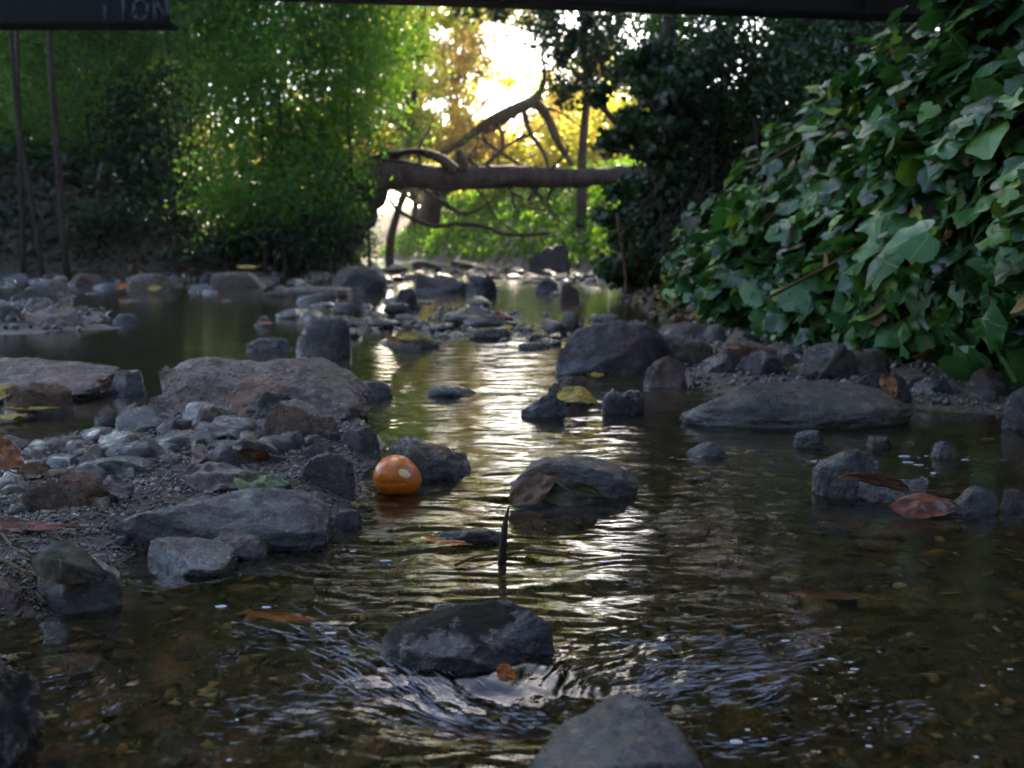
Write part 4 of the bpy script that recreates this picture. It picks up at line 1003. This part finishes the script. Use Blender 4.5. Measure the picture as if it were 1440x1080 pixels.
# ivy on the far right bank slope
onright = lambda x, y: (x - np.interp(y, XR_Y, XR_X)) > .05
tag(scatter_on_ground('ground_ivy', 60000, -6, 4.8, 9, 32, .12, L_['bright'], 541, thick=.22, bias=(-.5, -.5, .8), cond=lambda x, y: onright(x, y) & (x - np.interp(y, XR_Y, XR_X) < 3.4)), 'ivy and weeds covering the slope of the far right bank', 'ground ivy')
tag(scatter_on_ground('leaf_litter', 3500, .6, 3.2, 3.0, 9, .05, L_['litter'], 542, thick=.03, cond=lambda x, y: (x - np.interp(y, XR_Y, XR_X)) > -.3), 'brown dead leaves and twigs under the right bank', 'leaf litter')
# dead brown vines hanging
rs = np.random.RandomState(8)
parts = []
for i in range(36):
    a = np.array(A(rs.uniform(910, 1040), rs.uniform(225, 320), rs.uniform(6.3, 7.2)))
    e = a + np.array([rs.uniform(-.5, .15), rs.uniform(-.3, .2), -rs.uniform(.15, .6)])
    parts.append(tube([a, (a + e) / 2 + rs.normal(size=3) * .06, e], [.006, .005, .003], 4))
o = tubeobj('dead_vines', parts, BK['dark']); tag(o, 'tangle of dead brown vines on the dark right bank', 'vines', None, 'stuff')

# ------------------------------------------------------------------ bridge girders
M['steel'] = plain('weathered_dark_steel', (.010, .009, .010), .8, .15)
M['panel'] = plain('dark_blue_grey_panel', (.014, .016, .020), .8, .15)
M['paint'] = plain('pale_blue_spray_paint', (.055, .06, .075), .8, .1)
def box(x0, x1, y0, y1, z0, z1, bev=.006):
    import bmesh
    bm = bmesh.new(); bmesh.ops.create_cube(bm, size=1)
    for v in bm.verts: v.co = Vector(((x0 + x1) / 2 + v.co.x * (x1 - x0), (y0 + y1) / 2 + v.co.y * (y1 - y0), (z0 + z1) / 2 + v.co.z * (z1 - z0)))
    bmesh.ops.bevel(bm, geom=bm.edges[:], offset=bev, segments=2, affect='EDGES')
    me = bpy.data.meshes.new('box'); bm.to_mesh(me); bm.free(); return me
def boxobj(name, mat, parent, *a):
    me = box(*a); me.name = name; me.materials.append(mat); return link(name, me, parent)
# long girder, slightly turned
p0, p1 = A(480, -6, 5.0), A(1310, 20, 5.42)
ang = math.atan2(p1[1] - p0[1], p1[0] - p0[0])
gr = empty('bridge_girder', (p0[0], p0[1], p0[2])); gr.rotation_euler = (0, 0, ang)
tag(gr, 'long dark steel girder crossing above the creek at the top of the photo', 'girder')
boxobj('flange', M['steel'], gr, -2.6, 4.2, 0, .16, 0.0, .014)
boxobj('web', M['steel'], gr, -2.6, 4.2, .072, .088, .0145, .24)
boxobj('flange', M['steel'], gr, -2.6, 4.2, 0, .16, .2405, .2545)
for k in range(7): boxobj('stiffener', M['steel'], gr, -2.3 + k, -2.288 + k, .012, .0715, .0145, .24, .002)
# panel with graffiti
q0, q1 = A(-60, 37, 4.6), A(240, 37, 4.6)
pr = empty('graffiti_panel', (q0[0], 4.6, q0[2])); tag(pr, 'dark steel panel with faded pale graffiti letters, top left corner', 'panel')
wq = q1[0] - q0[0]
boxobj('flange', M['steel'], pr, -1.2, wq + .01, -.03, .09, 0, .018)
boxobj('web', M['panel'], pr, -1.2, wq - .012, 0.02, .045, .0185, .30)
def strokes(lst, parent):
    parts = []
    for pts in lst:
        for (a, b) in zip(pts[:-1], pts[1:]):
            ax, az = a; bx, bz = b; dx, dz = bx - ax, bz - az; L = math.hypot(dx, dz); nx, nz = -dz / L * .008, dx / L * .008
            v = []
            for yy_ in (.0165, .0205):
                v += [(ax + nx, yy_, az + nz), (ax - nx, yy_, az - nz), (bx - nx, yy_, bz - nz), (bx + nx, yy_, bz + nz)]
            q = np.array([[0, 1, 2, 3], [7, 6, 5, 4], [0, 4, 5, 1], [1, 5, 6, 2], [2, 6, 7, 3], [3, 7, 4, 0]])
            parts.append((np.array(v), q, np.zeros((0, 3), int)))
    V, F = join(parts)
    return link('letter', mesh_np('letter', V, F[0], M['paint'], False), parent)
def lx(px): return A(px, 20, 4.6)[0] - q0[0]
zb, zt = .028, .12
for st in ([[(lx(146), zb), (lx(146), zt * .8)]], [[(lx(172), zb), (lx(172), zt)]],
           [[(lx(186), .05), (lx(188), .10), (lx(197), zt), (lx(206), .10), (lx(206), .05), (lx(196), zb), (lx(186), .05)]],
           [[(lx(216), zb), (lx(216), zt), (lx(234), zb + .005), (lx(234), zt)]]):
    strokes(st, pr)

# ------------------------------------------------------------------ orange fruit
def fruitmat():
    N = NT('orange_fruit_skin')
    tc = N.n('TexCoord').outputs['Object']
    n = N.n('TexNoise', Vector=tc, Scale=25.0, Detail=5.0)
    n2 = N.n('TexNoise', Vector=tc, Scale=120.0, Detail=4.0)
    a = N.mix(N.ramp(n.outputs['Fac'], [(.35, 0), (.65, 1)]), (.62, .15, .005), (.42, .085, .004))
    a = N.mix(N.ramp(n2.outputs['Fac'], [(.62, 0), (.75, .5)]), a, (.25, .06, .01))
    p = N.n('BsdfPrincipled', Roughness=N.mr(n.outputs['Fac'], .35, .65, .22, .45), Normal=N.n('Bump', Strength=.35, Distance=.003, Height=N.math('ADD', n.outputs['Fac'], N.math('MULTIPLY', n2.outputs['Fac'], .3)))); N.set(p, 'Base Color', a)
    N.set(p, 'Specular IOR Level', .6); N.set(p, 'Subsurface Weight', .15); N.set(p, 'Subsurface Radius', (.01, .004, .001)); N.set(p, 'Subsurface Scale', .5)
    N.set(N.out, 'Surface', p); return N.m
M['fruit'] = fruitmat(); M['scar'] = plain('tan_scar', (.8, .55, .28), .5)
fc = G(555, 697); fw = 72 / FPX * fc[1]
fr_ = empty('orange_fruit', (fc[0], fc[1] + fw * .45, fw * .30)); tag(fr_, 'shiny orange fruit with a pale tan scar, resting at the water edge', 'fruit')
V, F = ICO[6]; V = V.copy()
th = np.arctan2(V[:, 2], V[:, 0]); 
V[:, 2] += .0
rad = 1 - .03 * np.exp(-((V[:, 2] + .12) / .09) ** 2) * (V[:, 0] < .5) + .04 * np.cos(3 * np.arctan2(V[:, 1], V[:, 0]) + .6) * (1 - V[:, 2] ** 2) + .03 * pn(V[:, 0] * 1.6, V[:, 1] * 1.6, V[:, 2] * 1.6, 2)
V = V * rad[:, None]
tz = np.clip((V[:, 2] + .2), 0, 2)
V[:, 0] = V[:, 0] * (1 - .13 * tz) - .08 * tz; V[:, 2] *= .86
def fruitpt(V): return V * fw / 2
link('skin', mesh_np('skin', V * fw / 2, F, M['fruit']), fr_)
# scar: a cap lifted 0.4 mm off the skin
c0 = np.array([.47, -.80, .33]); c0 /= np.linalg.norm(c0)
nn = ICO[6][0]; ang_ = np.arccos(np.clip(nn @ c0, -1, 1))
ax1 = np.cross(c0, [0, 0, 1]); ax1 /= np.linalg.norm(ax1); ax2 = np.cross(ax1, c0)
e1, e2 = nn @ ax1, nn @ ax2
ex = (e1 * .8 + e2 * .6) / .29; ey = (-e1 * .6 + e2 * .8) / .22
inside = (ex ** 2 + ey ** 2 < 1 + .12 * np.sin(5 * np.arctan2(ey, ex))) & (ang_ < 1)
keep = inside[F].all(1)
idx = np.unique(F[keep]); mp_ = -np.ones(len(V), int); mp_[idx] = np.arange(len(idx))
link('scar', mesh_np('scar', V[idx] * fw / 2 + nn[idx] * .0004, mp_[F[keep]], M['scar']), fr_)

# ------------------------------------------------------------------ fallen leaves
def leafskin(name, c1, c2, rough=.5, trans=.15, spec=.4):
    N = NT(name)
    tc = N.n('TexCoord').outputs['Object']
    sx = N.n('SeparateXYZ', Vector=tc)
    n = N.n('TexNoise', Vector=tc, Scale=40.0, Detail=6.0)
    a = N.mix(N.ramp(n.outputs['Fac'], [(.42, 0), (.58, 1)]), c1, tuple(x * .75 for x in c2))
    a = N.mix(N.ramp(N.n('TexNoise', Vector=tc, Scale=160.0, Detail=3.0).outputs['Fac'], [(.6, 0), (.68, .8)]), a, tuple(x * .3 for x in c2))
    # side veins: slanted lines
    ab = N.math('ABSOLUTE', sx.outputs['Y'])
    w = N.math('SINE', N.math('MULTIPLY', N.math('SUBTRACT', sx.outputs['X'], N.math('MULTIPLY', ab, .9)), 900.0))
    vein = N.ramp(w, [(.9, 0), (.99, 1)])
    mid = N.mr(ab, .0004, .0010, 1, 0)
    a = N.mix(N.math('MULTIPLY', N.math('MAXIMUM', vein, mid), .4), a, tuple(min(1, x * 1.9) for x in c1))
    bp = N.n('Bump', Strength=.5, Distance=.0015, Height=N.math('ADD', n.outputs['Fac'], N.math('MULTIPLY', vein, -.4)))
    p = N.n('BsdfPrincipled', Roughness=rough, Normal=bp); N.set(p, 'Base Color', a); N.set(p, 'Specular IOR Level', spec)
    t = N.n('BsdfTranslucent'); N.set(t, 'Color', a)
    N.set(N.out, 'Surface', N.n('MixShader', Fac=trans, i1=p, i2=t)); return N.m
LM = {'brown': leafskin('brown_leaf', (.13, .07, .04), (.20, .12, .075)), 'grey': leafskin('grey_brown_leaf', (.17, .13, .11), (.11, .08, .07)),
      'red': leafskin('red_brown_leaf', (.20, .055, .03), (.13, .045, .025), .3), 'yellow': leafskin('yellow_leaf', (.50, .33, .04), (.42, .33, .07), .45, .3),
      'pink': leafskin('pinkish_leaf', (.40, .17, .09), (.30, .13, .08)), 'orange': leafskin('orange_leaf', (.42, .13, .02), (.30, .09, .02), .35),
      'green': leafskin('mottled_green_leaf', (.12, .15, .05), (.07, .08, .04)), 'black': leafskin('black_wet_leaf', (.05, .038, .018), (.022, .018, .01), .62, 0, .3), 'tan': leafskin('tan_leaf', (.42, .22, .12), (.34, .18, .10))}
def leafmesh(L, W, curl=.15, fold=.2, wave=.13, tip=1.0, seed=0, bend=0.0, stem=.25):
    nu, nv = 36, 15
    u = np.linspace(0, 1, nu); v = np.linspace(-1, 1, nv)
    U, Vv = np.meshgrid(u, v, indexing='ij')
    prof = np.sin(math.pi * U ** .85) ** (.62) * (1 - .35 * U ** 3 * tip)
    prof[0] = .02; prof[-1] = .01
    x = (U - .5) * L; y = Vv * prof * W / 2 * (1 + .05 * pn(U * 9, Vv * 0 + seed + np.sign(Vv)))
    z = fold * np.abs(Vv) * prof * W / 2 + curl * L * ((U - .5) ** 2) * 2 + wave * W * fbm(U * 4, Vv * 2, 0, 3, seed) + bend * L * (Vv ** 2) * prof * .3
    Vt = np.stack([x, y, z], -1).reshape(-1, 3)
    F = grid_faces(nu, nv)
    th = .0004
    n_ = len(Vt)
    V2 = np.vstack([Vt, Vt - np.array([0, 0, th])])
    F2 = np.vstack([F, F[:, ::-1] + n_])
    if stem:
        s = tube([(-.5 * L, 0, curl * L * .5), (-.5 * L - stem * L * .5, .04 * L, curl * L * .5 + .03 * L), (-.5 * L - stem * L, .02 * L, curl * L * .6 + .09 * L)], [.0009, .0008, .0010], 5)
        o0 = len(V2); V2 = np.vstack([V2, s[0]]); return V2, [np.vstack([F2, s[1] + o0]), s[2] + o0]
    return V2, F2
def leaf(px, py, z, L, W, mat, label, rot=(0, 0, 0), cat='leaf', **k):
    """L in pixels at that place; z height above water"""
    g = G(px, py, z); s = g[1] / FPX
    V, F = leafmesh(L * s, W * s, **k)
    o = link('fallen_leaf', mesh_np('fallen_leaf', V, F, LM[mat]), loc=g, rot=rot)
    return tag(o, label, cat)
R = math.radians
leaf(310, 665, .055, 112, 62, 'grey', 'broad curled grey-brown leaf lying on the gravel bar', (R(30), R(4), R(8)), curl=-.12, fold=-.25, wave=.12, seed=1, stem=0)
leaf(270, 655, .05, 70, 60, 'grey', 'rolled grey leaf standing behind the broad curled one', (R(60), R(10), R(110)), curl=.6, fold=.6, seed=2)
leaf(350, 642, .06, 60, 34, 'brown', 'small curled brown leaf tip with a twig-like stalk', (R(50), R(-12), R(170)), curl=.35, seed=3, stem=.6)
leaf(370, 680, .045, 85, 60, 'green', 'mottled green decaying leaf under the brown ones', (R(22), R(8), R(-8)), wave=.15, fold=-.2, seed=4, stem=0)
leaf(45, 741, .035, 130, 26, 'red', 'long narrow reddish leaf at the left edge', (R(25), R(1), R(-3)), curl=.05, seed=5, stem=0)
leaf(8, 645, .05, 66, 46, 'pink', 'folded pinkish leaf at the left edge of the gravel bar', (R(50), R(28), R(-5)), fold=.5, seed=6, stem=0)
leaf(52, 668, .035, 50, 34, 'brown', 'small dark brown leaf beside the pinkish one', (R(35), R(5), R(30)), fold=.6, seed=7)
leaf(5, 553, .045, 70, 38, 'yellow', 'yellow leaf on the tan-orange stone at the left edge', (R(28), R(-6), R(12)), seed=8, stem=0)
leaf(43, 575, .016, 82, 12, 'yellow', 'narrow bright yellow leaf lying flat in front of the tan-orange stone', (R(12), R(0), R(2)), curl=.04, seed=9, stem=0)
leaf(12, 588, .006, 50, 34, 'yellow', 'dull yellow leaf floating at the left edge', (R(5), 0, R(10)), seed=10, stem=0)
leaf(165, 688, .045, 52, 44, 'grey', 'dark grey-brown leaf standing against the orange-brown stone', (R(48), R(20), R(60)), seed=11)
leaf(92, 790, .05, 120, 62, 'black', 'dark wet leaf folded over the olive stone', (R(50), R(16), R(-6)), curl=-.3, fold=-.4, wave=.05, seed=12)
leaf(1228, 677, .045, 112, 34, 'brown', 'curled brown leaf with a long stem on the wet blue-grey rock', (R(42), R(-12), R(188)), curl=-.1, fold=.4, seed=13, stem=.42)
leaf(1305, 705, .02, 104, 50, 'red', 'red-brown leaf lying half in the water right of the stemmed leaf', (R(30), R(0), R(4)), curl=-.2, fold=-.35, wave=.08, seed=14, stem=.1)
leaf(1249, 543, .06, 40, 26, 'tan', 'tan leaf standing upright behind the green-grey slab', (R(70), R(62), R(0)), curl=.05, seed=15, stem=0)
leaf(812, 556, .05, 62, 32, 'yellow', 'yellow-olive leaf bent over a stone in mid stream', (R(38), R(10), R(-18)), curl=-.25, seed=16, stem=0)
leaf(840, 528, .05, 20, 12, 'yellow', 'small yellow leaf under the edge of the wedge-shaped boulder', (R(30), 0, R(10)), seed=17)
leaf(575, 475, .06, 40, 14, 'yellow', 'orange-yellow leaf on the low stone in the golden water', (R(35), R(3), R(4)), seed=18, stem=0)
leaf(556, 483, .04, 28, 18, 'tan', 'tan leaf leaning on the left of the low stone in the golden water', (R(45), R(30), 0), seed=19, stem=0)
leaf(625, 634, .065, 34, 16, 'brown', 'small brown curled leaf on the rough rock behind the fruit', (R(30), R(25), R(-5)), seed=20, curl=-.3, stem=0)
leaf(752, 686, .028, 84, 44, 'brown', 'pale wet leaf plastered on the left front of the broad low rock', (R(52), R(-28), R(15)), curl=-.1, seed=21)
leaf(808, 694, .022, 92, 42, 'black', 'black glossy leaf arched on the front of the broad low rock', (R(60), R(3), R(0)), curl=-.28, seed=22, stem=0)
leaf(630, 765, -.002, 76, 26, 'orange', 'orange leaf just under the surface left of the standing twig', (R(8), R(4), R(-20)), seed=23, stem=0)
leaf(405, 880, -.012, 130, 28, 'orange', 'long orange-red leaf drifting under the water', (R(6), R(2), R(-12)), seed=24, stem=0)
leaf(712, 947, .012, 34, 26, 'orange', 'small orange-brown leaf caught at the foot of the glossy wet rock', (R(60), R(30), R(0)), seed=25, stem=0)
leaf(1180, 880, -.05, 170, 36, 'red', 'reddish leaf on the creek bed to the right', (R(3), R(0), R(-6)), seed=26, stem=0)
leaf(375, 455, .045, 26, 9, 'orange', 'orange leaf on the mossy stone in the dark pool', (R(20), 0, R(-5)), seed=27, stem=0)
leaf(350, 376, .3, 34, 9, 'yellow', 'yellow leaf on the far left shore stones', (R(40), 0, 0), seed=28, stem=0)
for i, (x, y, zz, m_, lab) in enumerate(((95, 436, .05, 'yellow', 'yellow leaf on the flat tan stone by the left pool'), (33, 447, .04, 'orange', 'orange leaf in the rubble at the far left'), (218, 406, .05, 'yellow', 'small yellow leaf on the far left shore'), (175, 403, .06, 'orange', 'small orange leaf beside the tan boulder of the far shore'),
      (712, 462, .02, 'yellow', 'yellow leaf among the stones of the riffle'), (705, 444, .04, 'orange', 'orange leaf on a grey stone in the riffle'), (1030, 488, .07, 'pink', 'pinkish leaf on the right shore under the ivy'), (1112, 520, .05, 'green', 'greenish leaf on the shore behind the green-grey slab'))):
    leaf(x, y, zz, 22, 13, m_, lab, (R(40), R(random.uniform(-20, 20)), R(random.uniform(-30, 30))), seed=40 + i, stem=0)

# twigs ------------------------------------------------------------------
def twig(pts, r0, r1, label, mat='twig', name='twig', cat='twig'):
    n = len(pts)
    o = tubeobj(name, [tube([G(x, y, z) if D is None else A(x, y, D) for (x, y, z, D) in pts], list(np.linspace(r0, r1, n)), 6, .15, n)], BK[mat])
    return tag(o, label, cat)
Dt = G(708, 790)[1]
o = tubeobj('standing_twig', [tube([A(706, 793, Dt), A(707, 770, Dt), A(710, 740, Dt), A(716, 710, Dt)], [.0052, .0048, .0036, .0007], 8, .15, 2)], BK['dark']); tag(o, 'dark pointed twig standing up out of the water', 'twig')
twig([(700, 783, .003, None), (735, 776, .006, None), (775, 779, .006, None), (820, 788, .002, None)], .0022, .0012, 'thin floating twig right of the standing one', 'twig')
twig([(640, 795, .003, None), (668, 783, .005, None), (700, 779, .003, None)], .0018, .0008, 'thin floating twig left of the standing one')
twig([(740, 772, .005, None), (762, 774, .008, None), (790, 780, .004, None)], .0035, .001, 'short red-brown twig floating right of the standing one', 'twig')
twig([(0, 748, .03, None), (25, 775, .04, None), (62, 790, .035, None)], .002, .0015, 'upper of two red stalks at the left edge')
twig([(0, 785, .03, None), (28, 800, .035, None), (50, 812, .03, None)], .002, .0015, 'lower of two red stalks at the left edge')
twig([(520, 610, .012, None), (540, 603, .02, None), (553, 598, .022, None)], .0016, .0008, 'short black twig right of the grey stone', 'dark')
twig([(775, 672, .045, None), (792, 684, .045, None), (808, 694, .04, None)], .0012, .001, 'dark leaf stalk across the broad low rock', 'dark')
twig([(1178, 577, .02, None), (1220, 580, .02, None), (1262, 586, .02, None)], .003, .002, 'pale thin stick lying by the shore right of the slab')

# bubble flecks on the water, sky glints put into their colour -----------------------------------
def glintmat():
    N = NT('painted_glint')
    p = N.n('BsdfPrincipled', Roughness=.25); N.set(p, 'Base Color', (.62, .64, .72, 1)); N.set(p, 'Specular IOR Level', .6); N.set(p, 'Alpha', .45)
    N.set(N.out, 'Surface', p); return N.m
M['painted_glint'] = glintmat()
rs = np.random.RandomState(21)
cl_ = [(1180, 930, 90, 14, 26), (1240, 1020, 110, 26, 26), (1330, 650, 80, 12, 30), (980, 640, 50, 8, 12), (640, 790, 70, 12, 14), (530, 785, 70, 14, 16), (330, 870, 90, 16, 14), (330, 1050, 40, 22, 8), (500, 930, 40, 14, 10), (1140, 905, 60, 20, 10), (1060, 1050, 70, 12, 10), (880, 790, 50, 14, 6), (1390, 940, 50, 40, 10), (430, 890, 60, 12, 10), (160, 700, 50, 10, 0), (1160, 640, 90, 8, 8)]
Vs, Fs, c = [], [], 0
V0, F0 = ICO[2]
for (x, y, sx, sy, n) in cl_:
    for k in range(int(n * .35)):
        px, py = x + rs.normal() * sx * .6, y + rs.normal() * sy * .7
        gx, gy, _ = G(px, py)
        s = rs.uniform(.0006, .0024) * (.5 + rs.rand()) * max(.8, gy)
        v = V0 * np.array([s * rs.uniform(1, 2.6), s * rs.uniform(.8, 1.4), s * .3]) + np.array([gx, gy, .0008])
        Vs.append(v); Fs.append(F0 + c); c += len(V0)
o = link('painted_glint', mesh_np('painted_glint', np.vstack(Vs), np.vstack(Fs), M['painted_glint'])); tag(o, 'small pale flecks painting the sky glints of bubbles on the water', 'painted_glint', None, 'stuff')

def strandmat():  # sky highlights on the broken water, put into the colour of the strands
    N = NT('painted_sky_streak')
    p = N.n('BsdfPrincipled', Roughness=.3); N.set(p, 'Base Color', (.55, .56, .66, 1)); N.set(p, 'Alpha', .24)
    N.set(N.out, 'Surface', p); return N.m
rs = np.random.RandomState(31); parts = []
for (x0, y0, x1, y1, sp, n) in ((450, 915, 670, 1012, 40, 170), (560, 935, 720, 1000, 26, 90), (690, 985, 800, 1010, 22, 60), (870, 990, 965, 935, 24, 80), (880, 965, 1140, 925, 34, 190), (965, 990, 1130, 958, 24, 90), (300, 1010, 470, 985, 34, 90), (330, 880, 480, 895, 20, 60), (860, 905, 1080, 890, 18, 60), (1150, 1010, 1300, 1000, 30, 40), (980, 1050, 1150, 1035, 20, 40),
                                (800, 960, 900, 925, 16, 30), (440, 985, 560, 960, 24, 40), (60, 985, 150, 935, 26, 36), (90, 1040, 170, 1000, 26, 30), (600, 812, 700, 826, 12, 20), (760, 800, 900, 812, 10, 18), (300, 935, 345, 912, 10, 16)):
    for k in range(n):
        t = rs.rand(); L = rs.uniform(.04, .17); jx, jy = rs.normal() * sp * .5, rs.normal() * sp * .6
        pts = []
        for q in (0, .5, 1):
            tt = t + L * (q - .5)
            gx, gy, _ = G(x0 + (x1 - x0) * tt + jx + rs.normal() * 2.2, y0 + (y1 - y0) * tt + jy + 8 * math.sin(tt * 3) + rs.normal() * 1.0)
            iy = int(np.searchsorted(ys_w, gy)); iy = min(max(iy, 0), len(ys_w) - 1); ix = int(round((gx / wd_w[iy] + 1) / 2 * 899)); ix = min(max(ix, 0), 899)
            pts.append((gx, gy, float(Zw[iy, ix]) + .0006))
        r0 = rs.uniform(.00018, .0006)
        parts.append(tube(pts, [r0 * .2, r0, r0 * .2], 5, 0, 0, 3))
o = tubeobj('painted_glint', parts, strandmat()); tag(o, 'lilac-white streaks painting sky highlights on the broken water below the glossy rock', 'painted_glint', None, 'stuff')

# ------------------------------------------------------------------ camera, light
cam = bpy.data.cameras.new('camera'); co_ = bpy.data.objects.new('camera', cam); COL.objects.link(co_)
cam.sensor_width = 36; cam.lens = 35.0; cam.clip_end = 2000; cam.clip_start = .02
co_.location = (0, 0, H0); co_.rotation_euler = (math.pi / 2 - PITCH, 0, 0)
cam.dof.use_dof = True; cam.dof.focus_distance = 1.15; cam.dof.aperture_fstop = 8.5
SC.camera = co_
SUN_EL, SUN_AZ = R(33), R(3)
wd_ = bpy.data.worlds.new('World'); SC.world = wd_; wd_.use_nodes = True
nt = wd_.node_tree; bg = nt.nodes['Background']
sky = nt.nodes.new('ShaderNodeTexSky'); sky.sky_type = 'NISHITA'; sky.sun_disc = False
sky.dust_density = 1.0; sky.ozone_density = .8; sky.sun_elevation = SUN_EL; sky.sun_rotation = SUN_AZ
nt.links.new(sky.outputs[0], bg.inputs[0]); bg.inputs[1].default_value = .15
sl = bpy.data.lights.new('sun', 'SUN'); sl.energy = 4.5; sl.angle = R(.53); sl.color = (1, .86, .66)
so = bpy.data.objects.new('sun', sl); COL.objects.link(so)
sd = Vector((math.sin(SUN_AZ) * math.cos(SUN_EL), math.cos(SUN_AZ) * math.cos(SUN_EL), math.sin(SUN_EL)))
so.rotation_euler = sd.to_track_quat('Z', 'Y').to_euler(); so.location = (0, 10, 20)
N = NT('haze_air')
pv = N.t.nodes.new('ShaderNodeVolumePrincipled'); pv.inputs['Density'].default_value = .0007; pv.inputs['Anisotropy'].default_value = .55; pv.inputs['Color'].default_value = (.9, .9, .92, 1)
N.t.links.new(pv.outputs[0], N.out.inputs['Volume'])
hb = boxobj('haze', N.m, None, -104, 104, -64, 96, -1.7, 21); tag(hb, None, None, None, 'stuff')
vs = SC.view_settings; vs.view_transform = 'Standard'; vs.look = 'None'; vs.gamma = 1; vs.exposure = 2.7
try:
    vs.use_white_balance = True; vs.white_balance_temperature = 6600; vs.white_balance_tint = 14
except Exception: pass
SC.render.engine = 'CYCLES'
SC.cycles.max_bounces = 8; SC.cycles.transparent_max_bounces = 8; SC.cycles.use_denoising = True
SC.cycles.sample_clamp_indirect = 6
